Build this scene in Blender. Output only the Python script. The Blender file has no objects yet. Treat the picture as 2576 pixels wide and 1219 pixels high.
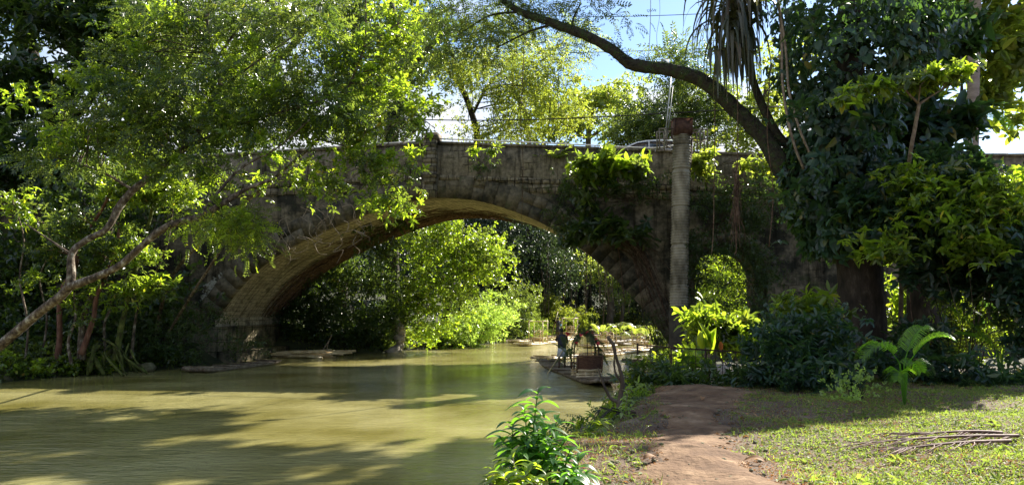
import bpy, math, random
import numpy as np
from mathutils import Vector, Matrix, noise as mnoise

random.seed(7)
rng = np.random.default_rng(7)
S = bpy.context.scene
COL = S.collection
R = math.radians

# ------------------------------------------------------------------ camera
F, CX, CY, HOR, H = 1932.0, 1288.0, 609.5, 765.0, 3.0
TH = math.atan((HOR - CY) / F)
cam_d = bpy.data.cameras.new("camera")
cam_d.sensor_width = 36.0
cam_d.lens = 27.0
cam_d.clip_start = 0.1
cam_d.clip_end = 3000
cam = bpy.data.objects.new("camera", cam_d)
COL.objects.link(cam)
cam.location = (0, 0, H)
cam.rotation_euler = (math.pi / 2 + TH, 0, 0)
S.camera = cam

# ------------------------------------------------------------------ sky, sun, exposure
SUN_AZ, SUN_EL = R(44), R(36)          # azimuth measured clockwise from +Y
world = bpy.data.worlds.new("World")
S.world = world
world.use_nodes = True
wn, wl = world.node_tree.nodes, world.node_tree.links
wn.clear()
sky = wn.new('ShaderNodeTexSky')
sky.sky_type = 'NISHITA'
sky.sun_disc = False
sky.sun_elevation = SUN_EL
sky.sun_rotation = SUN_AZ
sky.air_density = 1.0
sky.dust_density = 0.3
sky.ozone_density = 3.0
tc = wn.new('ShaderNodeTexCoord')
mp = wn.new('ShaderNodeMapping')
mp.inputs['Scale'].default_value = (1.6, 1.6, 3.4)
mp.inputs['Location'].default_value = (0.35, 0.1, 0.25)
nz = wn.new('ShaderNodeTexNoise')
nz.inputs['Scale'].default_value = 1.9
nz.inputs['Detail'].default_value = 7
nz.inputs['Roughness'].default_value = 0.55
cr = wn.new('ShaderNodeValToRGB')
cr.color_ramp.elements[0].position = 0.53
cr.color_ramp.elements[1].position = 0.66
mixc = wn.new('ShaderNodeMixRGB')
mixc.inputs[2].default_value = (5.0, 5.15, 5.4, 1)
bg = wn.new('ShaderNodeBackground')
bg.inputs['Strength'].default_value = 0.07
wo = wn.new('ShaderNodeOutputWorld')
wl.new(tc.outputs['Generated'], mp.inputs['Vector'])
wl.new(mp.outputs['Vector'], nz.inputs['Vector'])
sxw = wn.new('ShaderNodeSeparateXYZ'); wl.new(tc.outputs['Generated'], sxw.inputs[0])
mw1 = wn.new('ShaderNodeMapRange'); mw1.inputs[1].default_value = 0.06; mw1.inputs[2].default_value = -0.06; mw1.inputs[4].default_value = 0.1
wl.new(sxw.outputs[0], mw1.inputs[0])
mw2 = wn.new('ShaderNodeMapRange'); mw2.inputs[1].default_value = 0.3; mw2.inputs[2].default_value = 0.1; mw2.inputs[4].default_value = 0.1
wl.new(sxw.outputs[2], mw2.inputs[0])
ad1 = wn.new('ShaderNodeMath'); wl.new(nz.outputs['Fac'], ad1.inputs[0]); wl.new(mw1.outputs[0], ad1.inputs[1])
ad2 = wn.new('ShaderNodeMath'); wl.new(ad1.outputs[0], ad2.inputs[0]); wl.new(mw2.outputs[0], ad2.inputs[1])
wl.new(ad2.outputs[0], cr.inputs['Fac'])
wl.new(cr.outputs['Color'], mixc.inputs['Fac'])
wl.new(sky.outputs['Color'], mixc.inputs[1])
wl.new(mixc.outputs['Color'], bg.inputs['Color'])
wl.new(bg.outputs['Background'], wo.inputs['Surface'])

sun_d = bpy.data.lights.new("sun", 'SUN')
sun_d.energy = 5.0
sun_d.angle = R(0.55)
sun_d.color = (1.0, 0.94, 0.83)
sun = bpy.data.objects.new("sun", sun_d)
COL.objects.link(sun)
SD = Vector((math.sin(SUN_AZ) * math.cos(SUN_EL), math.cos(SUN_AZ) * math.cos(SUN_EL), math.sin(SUN_EL)))
sun.rotation_euler = SD.to_track_quat('Z', 'Y').to_euler()
sun.location = SD * 200

S.view_settings.view_transform = 'Standard'
S.view_settings.look = 'None'
S.view_settings.exposure = 1.7
S.view_settings.gamma = 1
S.cycles.max_bounces = 7
S.cycles.diffuse_bounces = 3
S.cycles.glossy_bounces = 3
S.cycles.transmission_bounces = 4
S.cycles.transparent_max_bounces = 4
S.cycles.sample_clamp_indirect = 6
S.cycles.caustics_reflective = False
S.cycles.caustics_refractive = False
S.cycles.use_denoising = True


# ------------------------------------------------------------------ helpers
def P(px, py, Y):
    """a place in the world, at distance Y up the river"""
    dx = (px - CX) / F
    dy = -(py - CY) / F
    fy = math.cos(TH) - dy * math.sin(TH)
    fz = math.sin(TH) + dy * math.cos(TH)
    s = Y / fy
    return Vector((dx * s, Y, H + fz * s))


def link(o, parent=None):
    COL.objects.link(o)
    if parent:
        o.parent = parent
    return o


def tag(o, label=None, cat=None, group=None, kind=None):
    if label: o['label'] = label
    if cat: o['category'] = cat
    if group: o['group'] = group
    if kind: o['kind'] = kind
    return o


def thing(name, label, cat, loc=(0, 0, 0), rz=0.0, group=None):
    o = bpy.data.objects.new(name, None)
    o.empty_display_size = 0.3
    o.location = loc
    o.rotation_euler = (0, 0, rz)
    link(o)
    return tag(o, label, cat, group)


def mesh_np(name, V, loops, totals, mat, parent=None, smooth=False, uv=None):
    V = np.asarray(V, dtype=np.float32)
    if parent is not None:
        root = parent
        while root.parent: root = root.parent
        M = np.array(Matrix.Translation(root.location) @ root.rotation_euler.to_matrix().to_4x4())
        if root.get('_local', 0) == 0:
            V = V - M[:3, 3].astype(np.float32)
            V = V @ M[:3, :3].astype(np.float32)
    me = bpy.data.meshes.new(name)
    me.vertices.add(len(V))
    me.vertices.foreach_set('co', V.ravel())
    me.loops.add(len(loops))
    me.loops.foreach_set('vertex_index', np.asarray(loops, dtype=np.int32))
    totals = np.asarray(totals, dtype=np.int32)
    starts = np.zeros(len(totals), dtype=np.int32)
    starts[1:] = np.cumsum(totals)[:-1]
    me.polygons.add(len(totals))
    me.polygons.foreach_set('loop_start', starts)
    me.polygons.foreach_set('loop_total', totals)
    if smooth:
        me.polygons.foreach_set('use_smooth', np.ones(len(totals), dtype=bool))
    me.update(calc_edges=True)
    if uv is not None:
        l = me.uv_layers.new(name='UVMap')
        l.data.foreach_set('uv', np.asarray(uv, dtype=np.float32)[np.asarray(loops)].ravel())
    me.materials.append(mat)
    o = bpy.data.objects.new(name, me)
    return link(o, parent)


class MB:
    def __init__(s):
        s.v = []; s.f = []; s.uv = []

    def add(s, vs, fs, uv=None):
        b = len(s.v)
        s.v.extend([tuple(x) for x in vs])
        s.f.extend([tuple(i + b for i in f) for f in fs])
        if uv is None:
            uv = [(x[0], x[2]) for x in vs]
        s.uv.extend(uv)
        return s

    def box(s, c, d, M=None, jit=0.0):
        hx, hy, hz = d[0] / 2, d[1] / 2, d[2] / 2
        vs = []
        for x in (-hx, hx):
            for y in (-hy, hy):
                for z in (-hz, hz):
                    p = Vector((x, y, z))
                    if jit:
                        p += Vector((random.uniform(-jit, jit), random.uniform(-jit, jit), random.uniform(-jit, jit)))
                    if M is not None: p = M @ p
                    vs.append(p + Vector(c))
        fs = [(0, 1, 3, 2), (4, 6, 7, 5), (0, 4, 5, 1), (2, 3, 7, 6), (0, 2, 6, 4), (1, 5, 7, 3)]
        return s.add(vs, fs)

    def tube(s, pts, rad, n=6, cap=True, wob=0.0):
        pts = [Vector(p) for p in pts]
        if not hasattr(rad, '__len__'): rad = [rad] * len(pts)
        vs = []
        a0 = None
        for i, p in enumerate(pts):
            t = (pts[min(i + 1, len(pts) - 1)] - pts[max(i - 1, 0)])
            if t.length < 1e-9: t = Vector((0, 0, 1))
            t.normalize()
            if a0 is None:
                a0 = t.orthogonal().normalized()
            a = (a0 - t * a0.dot(t))
            if a.length < 1e-6: a = t.orthogonal()
            a.normalize(); a0 = a
            b = t.cross(a)
            for k in range(n):
                an = 2 * math.pi * k / n
                r = rad[i] * (1 + (random.uniform(-wob, wob) if wob else 0))
                vs.append(p + (a * math.cos(an) + b * math.sin(an)) * r)
        fs = []
        for i in range(len(pts) - 1):
            for k in range(n):
                k2 = (k + 1) % n
                fs.append((i * n + k, i * n + k2, (i + 1) * n + k2, (i + 1) * n + k))
        if cap:
            fs.append(tuple(range(n - 1, -1, -1)))
            m = (len(pts) - 1) * n
            fs.append(tuple(range(m, m + n)))
        return s.add(vs, fs)

    def build(s, name, mat, parent=None, smooth=False, uv=False):
        loops = [i for f in s.f for i in f]
        return mesh_np(name, np.array(s.v), loops, [len(f) for f in s.f], mat, parent, smooth, s.uv if uv else None)


def spline(pts, n=8):
    """catmull-rom through points given as tuples (any dimension)"""
    pts = [np.array(p, float) for p in pts]
    q = [2 * pts[0] - pts[1]] + pts + [2 * pts[-1] - pts[-2]]
    out = []
    for i in range(1, len(q) - 2):
        p0, p1, p2, p3 = q[i - 1:i + 3]
        for k in range(n):
            t = k / n
            out.append(0.5 * ((2 * p1) + (-p0 + p2) * t + (2 * p0 - 5 * p1 + 4 * p2 - p3) * t * t + (-p0 + 3 * p1 - 3 * p2 + p3) * t ** 3))
    out.append(pts[-1])
    return out


# ------------------------------------------------------------------ materials
def newmat(name):
    m = bpy.data.materials.new(name)
    m.use_nodes = True
    n = m.node_tree.nodes
    for x in list(n): n.remove(x)
    out = n.new('ShaderNodeOutputMaterial')
    return m, n, m.node_tree.links, out


def leafmat(name, cols, trans, tw=0.45, rough=0.38, spec=0.5):
    """cols: list of (position, colour) picked per leaf; trans: colour of light coming through"""
    m, n, l, out = newmat(name)
    g = n.new('ShaderNodeNewGeometry')
    ramp = n.new('ShaderNodeValToRGB')
    e = ramp.color_ramp.elements
    e[0].position, e[0].color = cols[0][0], (*cols[0][1], 1)
    e[1].position, e[1].color = cols[-1][0], (*cols[-1][1], 1)
    for p, c in cols[1:-1]:
        k = e.new(p); k.color = (*c, 1)
    l.new(g.outputs['Random Per Island'], ramp.inputs['Fac'])
    tco = n.new('ShaderNodeTexCoord')
    no = n.new('ShaderNodeTexNoise'); no.inputs['Scale'].default_value = 0.55; no.inputs['Detail'].default_value = 2
    l.new(tco.outputs['Object'], no.inputs['Vector'])
    hs = n.new('ShaderNodeHueSaturation')
    mr = n.new('ShaderNodeMapRange')
    mr.inputs[1].default_value = 0.3; mr.inputs[2].default_value = 0.7
    mr.inputs[3].default_value = 0.7; mr.inputs[4].default_value = 1.35
    l.new(no.outputs['Fac'], mr.inputs[0])
    l.new(mr.outputs[0], hs.inputs['Value'])
    l.new(ramp.outputs['Color'], hs.inputs['Color'])
    b = n.new('ShaderNodeBsdfPrincipled')
    b.inputs['Roughness'].default_value = rough
    b.inputs['Specular IOR Level'].default_value = spec
    l.new(hs.outputs['Color'], b.inputs['Base Color'])
    t = n.new('ShaderNodeBsdfTranslucent')
    mx = n.new('ShaderNodeMixRGB'); mx.blend_type = 'MULTIPLY'; mx.inputs['Fac'].default_value = 0.35
    mx.inputs[1].default_value = (*trans, 1)
    sc = n.new('ShaderNodeMixRGB'); sc.blend_type = 'MULTIPLY'; sc.inputs['Fac'].default_value = 1
    sc.inputs[2].default_value = (9, 9, 9, 1)
    l.new(hs.outputs['Color'], sc.inputs[1])
    l.new(sc.outputs['Color'], mx.inputs[2])
    l.new(mx.outputs['Color'], t.inputs['Color'])
    ms = n.new('ShaderNodeMixShader'); ms.inputs['Fac'].default_value = tw
    l.new(b.outputs[0], ms.inputs[1]); l.new(t.outputs[0], ms.inputs[2])
    l.new(ms.outputs[0], out.inputs['Surface'])
    return m


def noisemat(name, stops, scale=3.0, detail=6, rough=0.85, bump=0.3, bscale=12.0, stretch=(1, 1, 1), spec=0.3, metal=0.0, dist=0.02):
    m, n, l, out = newmat(name)
    tco = n.new('ShaderNodeTexCoord')
    mpp = n.new('ShaderNodeMapping'); mpp.inputs['Scale'].default_value = stretch
    l.new(tco.outputs['Object'], mpp.inputs['Vector'])
    no = n.new('ShaderNodeTexNoise'); no.inputs['Scale'].default_value = scale; no.inputs['Detail'].default_value = detail
    no.inputs['Roughness'].default_value = 0.62
    l.new(mpp.outputs[0], no.inputs['Vector'])
    ramp = n.new('ShaderNodeValToRGB')
    e = ramp.color_ramp.elements
    e[0].position, e[0].color = stops[0][0], (*stops[0][1], 1)
    e[1].position, e[1].color = stops[-1][0], (*stops[-1][1], 1)
    for p, c in stops[1:-1]:
        k = e.new(p); k.color = (*c, 1)
    l.new(no.outputs['Fac'], ramp.inputs['Fac'])
    b = n.new('ShaderNodeBsdfPrincipled')
    b.inputs['Roughness'].default_value = rough
    b.inputs['Metallic'].default_value = metal
    b.inputs['Specular IOR Level'].default_value = spec
    l.new(ramp.outputs['Color'], b.inputs['Base Color'])
    if bump:
        n2 = n.new('ShaderNodeTexNoise'); n2.inputs['Scale'].default_value = bscale; n2.inputs['Detail'].default_value = 8
        l.new(mpp.outputs[0], n2.inputs['Vector'])
        bp = n.new('ShaderNodeBump'); bp.inputs['Strength'].default_value = bump; bp.inputs['Distance'].default_value = dist
        l.new(n2.outputs['Fac'], bp.inputs['Height'])
        l.new(bp.outputs[0], b.inputs['Normal'])
    l.new(b.outputs[0], out.inputs['Surface'])
    return m


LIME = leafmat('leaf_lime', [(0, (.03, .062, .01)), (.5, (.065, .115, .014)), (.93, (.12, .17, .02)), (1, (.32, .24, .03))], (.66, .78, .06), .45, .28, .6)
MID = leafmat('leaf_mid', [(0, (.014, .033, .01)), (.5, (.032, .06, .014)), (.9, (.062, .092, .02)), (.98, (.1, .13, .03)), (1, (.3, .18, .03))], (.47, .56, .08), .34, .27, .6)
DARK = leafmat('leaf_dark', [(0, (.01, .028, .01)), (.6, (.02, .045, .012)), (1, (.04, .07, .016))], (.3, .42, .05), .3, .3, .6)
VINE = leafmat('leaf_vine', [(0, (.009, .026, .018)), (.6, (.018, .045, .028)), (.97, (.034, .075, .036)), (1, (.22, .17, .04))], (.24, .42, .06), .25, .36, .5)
PALE = leafmat('leaf_pale', [(0, (.08, .13, .035)), (.6, (.14, .2, .055)), (1, (.22, .27, .1))], (.68, .8, .16), .45, .35, .6)
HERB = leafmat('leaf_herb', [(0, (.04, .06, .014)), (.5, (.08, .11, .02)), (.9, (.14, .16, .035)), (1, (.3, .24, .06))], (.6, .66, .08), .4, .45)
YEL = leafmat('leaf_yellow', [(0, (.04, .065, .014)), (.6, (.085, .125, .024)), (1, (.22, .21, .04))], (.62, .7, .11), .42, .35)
DRY = leafmat('leaf_dry', [(0, (.09, .045, .02)), (.5, (.2, .11, .05)), (1, (.36, .22, .11))], (.6, .35, .12), .15, .7, .2)
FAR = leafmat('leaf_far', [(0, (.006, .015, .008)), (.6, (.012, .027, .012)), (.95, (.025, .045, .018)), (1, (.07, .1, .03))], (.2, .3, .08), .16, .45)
BARK = noisemat('bark', [(.3, (.035, .024, .016)), (.5, (.09, .065, .045)), (.7, (.19, .16, .125))], 5, 8, .9, .6, 22, (1, 1, .35))
BARKP = noisemat('bark_pale', [(.38, (.03, .022, .016)), (.48, (.09, .065, .045)), (.56, (.15, .12, .09)), (.66, (.34, .32, .27))], 6, 10, .9, .9, 20, (1, 1, .7), dist=.03)
BARKD = noisemat('bark_dark', [(.3, (.012, .01, .007)), (.55, (.04, .03, .022)), (.75, (.1, .08, .06))], 6, 8, .95, .9, 18, (1, 1, .4))
BARKR = noisemat('bark_red', [(.3, (.05, .022, .014)), (.5, (.13, .06, .04)), (.72, (.24, .14, .1))], 6, 8, .9, .6, 20, (1, 1, .4))
MOSSY = noisemat('bark_mossy', [(.35, (.012, .012, .008)), (.5, (.035, .03, .02)), (.6, (.03, .05, .015)), (.75, (.12, .07, .05))], 5, 8, 1, 1, 14, dist=.06)
MOSS = noisemat('moss', [(.35, (.03, .025, .012)), (.5, (.07, .09, .02)), (.7, (.16, .17, .05))], 4, 8, 1, 1, 14, dist=.05)
ROOT = noisemat('root', [(.3, (.035, .022, .015)), (.55, (.12, .075, .05)), (.75, (.27, .2, .15))], 8, 4, .9, .3, 30)
LIANA = noisemat('liana', [(.3, (.1, .075, .055)), (.6, (.26, .21, .16)), (.8, (.4, .35, .28))], 8, 4, .9, .3, 30)
BAMBOO = noisemat('bamboo', [(.3, (.22, .12, .05)), (.45, (.5, .37, .2)), (.7, (.75, .64, .42))], 3.2, 6, .45, .2, 20, spec=.5)
BAMBOOG = noisemat('bamboo_grey', [(.3, (.06, .045, .03)), (.55, (.17, .13, .09)), (.75, (.33, .28, .21))], 3.2, 6, .6, .2, 20)
BAMBOOY = noisemat('bamboo_yellow', [(.3, (.3, .2, .04)), (.5, (.5, .38, .1)), (.7, (.62, .52, .22))], 3.2, 6, .4, .2, 20, spec=.5)
WICKER = noisemat('wicker', [(.3, (.05, .022, .014)), (.5, (.13, .065, .04)), (.7, (.22, .12, .07))], 9, 4, .7, .8, 30, (1, 1, 6))
RUST = noisemat('rusty_steel', [(.3, (.03, .016, .012)), (.5, (.075, .036, .025)), (.7, (.14, .075, .048))], 5, 8, .75, .3, 30)
STEEL = noisemat('old_steel', [(.3, (.1, .08, .06)), (.6, (.25, .22, .18))], 6, 6, .6, .2, 30)
IRON = noisemat('dark_iron', [(.3, (.02, .013, .01)), (.6, (.06, .035, .024))], 8, 5, .8, .2, 30)
PIPE = noisemat('white_pipe', [(.3, (.55, .53, .48)), (.7, (.8, .78, .72))], 4, 4, .4, 0)
BLACKR = noisemat('black_rubber', [(.3, (.012, .012, .012)), (.7, (.03, .03, .03))], 4, 3, .6, 0)
GREYM = noisemat('grey_metal', [(.3, (.3, .31, .32)), (.7, (.5, .51, .52))], 4, 3, .4, 0, spec=.5, metal=.4)
CARPAINT = noisemat('car_paint', [(.3, (.62, .64, .68)), (.7, (.68, .7, .73))], 2, 2, .22, 0, spec=.8)
GLASSD = noisemat('tinted_glass', [(.3, (.012, .012, .018)), (.7, (.03, .03, .04))], 2, 2, .06, 0, spec=.8)
LAMPG = noisemat('lamp_glass', [(.3, (.35, .42, .5)), (.7, (.5, .56, .62))], 12, 2, .15, 0, spec=.8)
SKIN = noisemat('skin', [(.3, (.05, .028, .018)), (.7, (.085, .05, .032))], 5, 3, .55, 0)
CLOTHD = noisemat('dark_cloth', [(.3, (.02, .022, .035)), (.7, (.045, .045, .06))], 8, 3, .9, 0)
CLOTHW = noisemat('pale_cloth', [(.3, (.38, .4, .45)), (.7, (.52, .54, .6))], 8, 3, .9, 0)
CLOTHB = noisemat('blue_cloth', [(.3, (.08, .25, .42)), (.7, (.14, .36, .55))], 8, 3, .9, 0)
REDFL = noisemat('red_petal', [(.3, (.55, .03, .04)), (.7, (.75, .1, .12))], 8, 3, .6, 0)
ORFL = noisemat('orange_leaf', [(.3, (.4, .1, .02)), (.7, (.6, .22, .05))], 8, 3, .6, 0)
ROCK = noisemat('pale_rock', [(.3, (.2, .17, .14)), (.55, (.42, .37, .32)), (.75, (.62, .57, .5))], 3, 8, .9, .6, 8, dist=.05)
ROCKD = noisemat('mossy_rock', [(.3, (.05, .04, .03)), (.5, (.12, .11, .06)), (.7, (.24, .22, .14))], 3, 8, .95, .8, 8, dist=.05)


def stonemat(name, c1, c2, mortar, bw, bh, offs=0.5, algae=0.5, plaster=False, streak=True, bumpd=0.05, lichen=None):
    m, n, l, out = newmat(name)
    uv = n.new('ShaderNodeUVMap')
    ndist = n.new('ShaderNodeTexNoise'); ndist.inputs['Scale'].default_value = 1.4; ndist.inputs['Detail'].default_value = 3
    l.new(uv.outputs[0], ndist.inputs['Vector'])
    ma = n.new('ShaderNodeMixRGB'); ma.blend_type = 'ADD'; ma.inputs['Fac'].default_value = .16
    l.new(uv.outputs[0], ma.inputs[1]); l.new(ndist.outputs['Color'], ma.inputs[2])
    br = n.new('ShaderNodeTexBrick')
    br.inputs['Scale'].default_value = 1
    br.inputs['Brick Width'].default_value = bw
    br.inputs['Row Height'].default_value = bh
    br.inputs['Mortar Size'].default_value = .022
    br.inputs['Mortar Smooth'].default_value = .5
    br.inputs['Bias'].default_value = 0
    br.offset = offs; br.squash = .7; br.squash_frequency = 3
    br.inputs['Color1'].default_value = (*c1, 1); br.inputs['Color2'].default_value = (*c2, 1)
    br.inputs['Mortar'].default_value = (*mortar, 1)
    l.new(ma.outputs[0], br.inputs['Vector'])

    def no(scale, detail, sx=1, sy=1, rough=.6):
        mpn = n.new('ShaderNodeMapping'); mpn.inputs['Scale'].default_value = (sx, sy, 1)
        l.new(uv.outputs[0], mpn.inputs['Vector'])
        x = n.new('ShaderNodeTexNoise'); x.inputs['Scale'].default_value = scale; x.inputs['Detail'].default_value = detail
        x.inputs['Roughness'].default_value = rough
        l.new(mpn.outputs[0], x.inputs['Vector'])
        return x

    def rmp(src, a, b, ca=(0, 0, 0), cb=(1, 1, 1)):
        x = n.new('ShaderNodeValToRGB')
        x.color_ramp.elements[0].position = a; x.color_ramp.elements[0].color = (*ca, 1)
        x.color_ramp.elements[1].position = b; x.color_ramp.elements[1].color = (*cb, 1)
        l.new(src, x.inputs['Fac'])
        return x

    def mix(fac, a, b, mode='MIX'):
        x = n.new('ShaderNodeMixRGB'); x.blend_type = mode
        if isinstance(fac, (int, float)): x.inputs[0].default_value = fac
        else: l.new(fac, x.inputs[0])
        for i, c in ((1, a), (2, b)):
            if isinstance(c, tuple): x.inputs[i].default_value = (*c, 1)
            else: l.new(c, x.inputs[i])
        return x
    col = br.outputs['Color']
    if plaster:
        pm = rmp(no(.9, 6, 1, .8).outputs['Fac'], .40, .47)
        col = mix(pm.outputs[0], col, (.27, .235, .18)).outputs[0]
    fine = rmp(no(6, 8).outputs['Fac'], .3, .75, (.45, .43, .4), (1.25, 1.2, 1.12))
    col = mix(1.0, col, fine.outputs[0], 'MULTIPLY').outputs[0]
    al = rmp(no(.7, 8, 1, 1, .68).outputs['Fac'], algae - .05, algae + .12)
    col = mix(al.outputs[0], col, (.035, .034, .026)).outputs[0]
    if streak:
        st = rmp(no(2.2, 6, 1.6, .16).outputs['Fac'], .5, .68)
        col = mix(st.outputs[0], col, mix(1.0, col, (.22, .21, .18), 'MULTIPLY').outputs[0]).outputs[0]
    ms = rmp(no(1.1, 6).outputs['Fac'], .58, .72)
    col = mix(ms.outputs[0], col, (.06, .075, .025)).outputs[0]
    if lichen:
        sx = n.new('ShaderNodeSeparateXYZ'); l.new(uv.outputs[0], sx.inputs[0])
        d = n.new('ShaderNodeVectorMath'); d.operation = 'DISTANCE'
        l.new(uv.outputs[0], d.inputs[0]); d.inputs[1].default_value = (lichen[0], lichen[1], 0)
        reg = rmp(d.outputs['Value'], lichen[2] * .5, min(lichen[2], .99), (1, 1, 1), (0, 0, 0)) if lichen[2] < 1 else None
        mrr = n.new('ShaderNodeMapRange'); l.new(d.outputs['Value'], mrr.inputs[0])
        mrr.inputs[1].default_value = lichen[2] * .4; mrr.inputs[2].default_value = lichen[2]
        mrr.inputs[3].default_value = .16; mrr.inputs[4].default_value = -.3
        am = n.new('ShaderNodeMath'); am.operation = 'ADD'
        l.new(mrr.outputs[0], am.inputs[0]); l.new(no(1.9, 8, 1, 1, .7).outputs['Fac'], am.inputs[1])
        lr = rmp(am.outputs[0], .62, .66)
        col = mix(lr.outputs[0], col, (.42, .4, .36)).outputs[0]
    b = n.new('ShaderNodeBsdfPrincipled'); b.inputs['Roughness'].default_value = .92
    b.inputs['Specular IOR Level'].default_value = .2
    l.new(col, b.inputs['Base Color'])
    hh = mix(.45, br.outputs['Fac'], no(5, 8).outputs['Fac'])
    inv = n.new('ShaderNodeInvert'); l.new(br.outputs['Fac'], inv.inputs['Color'])
    l.new(inv.outputs[0], hh.inputs[1])
    if plaster:
        hh2 = mix(pm.outputs[0], hh.outputs[0], no(5, 8).outputs['Fac']); hh = hh2
    bp = n.new('ShaderNodeBump'); bp.inputs['Strength'].default_value = .9; bp.inputs['Distance'].default_value = bumpd
    l.new(hh.outputs[0], bp.inputs['Height']); l.new(bp.outputs[0], b.inputs['Normal'])
    l.new(b.outputs[0], out.inputs['Surface'])
    return m


# ------------------------------------------------------------------ leaves
def leaf1(L=1.0, W=.45, fold=.12, droop=.12):
    v = [(0, 0, 0), (.42 * L, W / 2, fold * L), (L, 0, -droop * L), (.42 * L, -W / 2, fold * L)]
    return np.array(v), [(0, 1, 2), (0, 2, 3)]


def leaf2(L=1.0, W=.45, fold=.06, droop=.2):
    v = [(0, 0, 0), (.28 * L, W * .46, fold * L), (.68 * L, W * .42, fold * L - droop * .3 * L), (L, 0, -droop * L),
         (.68 * L, -W * .42, fold * L - droop * .3 * L), (.28 * L, -W * .46, fold * L), (.5 * L, 0, -.06 * L)]
    return np.array(v), [(0, 1, 2, 6), (6, 2, 3), (6, 3, 4), (0, 6, 4, 5)]


def frame(x, up):
    x = np.array(x, float); x /= np.linalg.norm(x) + 1e-9
    up = np.array(up, float)
    z = up - x * np.dot(up, x); z /= np.linalg.norm(z) + 1e-9
    return np.stack([x, np.cross(z, x), z], axis=1)


def combine(parts):
    V, Fs, b = [], [], 0
    for v, f in parts:
        V.append(v); Fs += [tuple(i + b for i in q) for q in f]; b += len(v)
    return np.concatenate(V), Fs


def xf(leaf, pos, x, up, s=1.0):
    v, f = leaf
    return (v * s) @ frame(x, up).T + np.array(pos), f


def t_pinnate(n=6, L=1.0, ll=.26, lw=.11, arch=.25, rs=None, lf=leaf1):
    parts = []
    for i in range(n):
        t = (i + .8) / n
        p = (t * L, 0, -arch * t * t * L)
        for s in (-1, 1):
            parts.append(xf(lf(ll, lw), p, (.45, s, -.25 + random.uniform(-.2, .2)), (0.1, 0, 1)))
    parts.append(xf(lf(ll, lw), (L, 0, -arch * L), (1, 0, -.4), (0, 0, 1)))
    return combine(parts)


def t_whorl(n=7, L=1.0, W=.34, droop=.25, lf=leaf2, tilt=.15):
    parts = []
    for i in range(n):
        a = 2 * math.pi * i / n + random.uniform(-.25, .25)
        q = random.uniform(.5, 1.12)
        parts.append(xf(lf(L * q, W * random.uniform(.8, 1.15), .05, droop * random.uniform(.4, 1.6)), (random.uniform(-.12, .12), random.uniform(-.12, .12), random.uniform(-.3, .12)),
                        (math.cos(a), math.sin(a), tilt + random.uniform(-.75, .45)), (random.uniform(-.45, .45), random.uniform(-.45, .45), 1)))
    return combine(parts)


def t_tuft(n=9, L=.32, W=.16, spread=1.0, lf=leaf1):
    parts = []
    for i in range(n):
        t = random.random()
        a = random.uniform(0, 2 * math.pi)
        p = (t * spread, random.uniform(-.16, .16), random.uniform(-.16, .16))
        parts.append(xf(lf(L * random.uniform(.7, 1.2), W), p, (random.uniform(-.2, 1), math.cos(a), math.sin(a) - .3), (random.uniform(-.5, .5), random.uniform(-.5, .5), 1)))
    return combine(parts)


def t_palm_leaf_blob(n=5):
    return t_tuft(n, .6, .12, 1)


PINN = [t_pinnate(6) for _ in range(3)] + [t_pinnate(5, arch=.45) for _ in range(2)]
PINNW = [t_pinnate(5, ll=.34, lw=.17, arch=random.uniform(.2, .6)) for _ in range(5)]
PINNB = [t_pinnate(7, ll=.22, lw=.12, arch=.6) for _ in range(3)]
WHORL = [t_whorl(6) for _ in range(3)] + [t_whorl(8, droop=.4)]
WHORLW = [t_whorl(7, W=.42, droop=.2) for _ in range(3)]
TUFT = [t_tuft(9) for _ in range(5)]
TUFTW = [t_tuft(8, .42, .26, .8, leaf2) for _ in range(4)]
TUFTN = [t_tuft(10, .5, .11, .7) for _ in range(4)]
SHING = [(lambda: leaf2(1, .62, .05, .25))() for _ in range(2)]
SINGLE = [leaf2(1, .5), leaf2(1, .42, .1, .35)]


def place(name, temps, pos, X, UP, scale, mat, parent=None):
    pos = np.asarray(pos, float); N = len(pos)
    X = np.asarray(X, float); UP = np.asarray(UP, float)
    X = X / (np.linalg.norm(X, axis=1, keepdims=True) + 1e-9)
    Z = UP - X * (UP * X).sum(1, keepdims=True)
    Z = Z / (np.linalg.norm(Z, axis=1, keepdims=True) + 1e-9)
    Yv = np.cross(Z, X)
    Rm = np.stack([X, Yv, Z], axis=2)
    which = rng.integers(0, len(temps), N)
    Vs, Ls, Ts, base = [], [], [], 0
    for k, (tv, tf) in enumerate(temps):
        idx = np.where(which == k)[0]
        if len(idx) == 0: continue
        v = np.einsum('nij,kj->nki', Rm[idx], tv) * scale[idx][:, None, None] + pos[idx][:, None, :]
        fl = np.array([i for f in tf for i in f]); ft = np.array([len(f) for f in tf])
        off = base + np.arange(len(idx)) * len(tv)
        Ls.append((fl[None, :] + off[:, None]).ravel())
        Ts.append(np.tile(ft, len(idx)))
        Vs.append(v.reshape(-1, 3)); base += len(idx) * len(tv)
    return mesh_np(name, np.concatenate(Vs), np.concatenate(Ls), np.concatenate(Ts), mat, parent)


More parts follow.
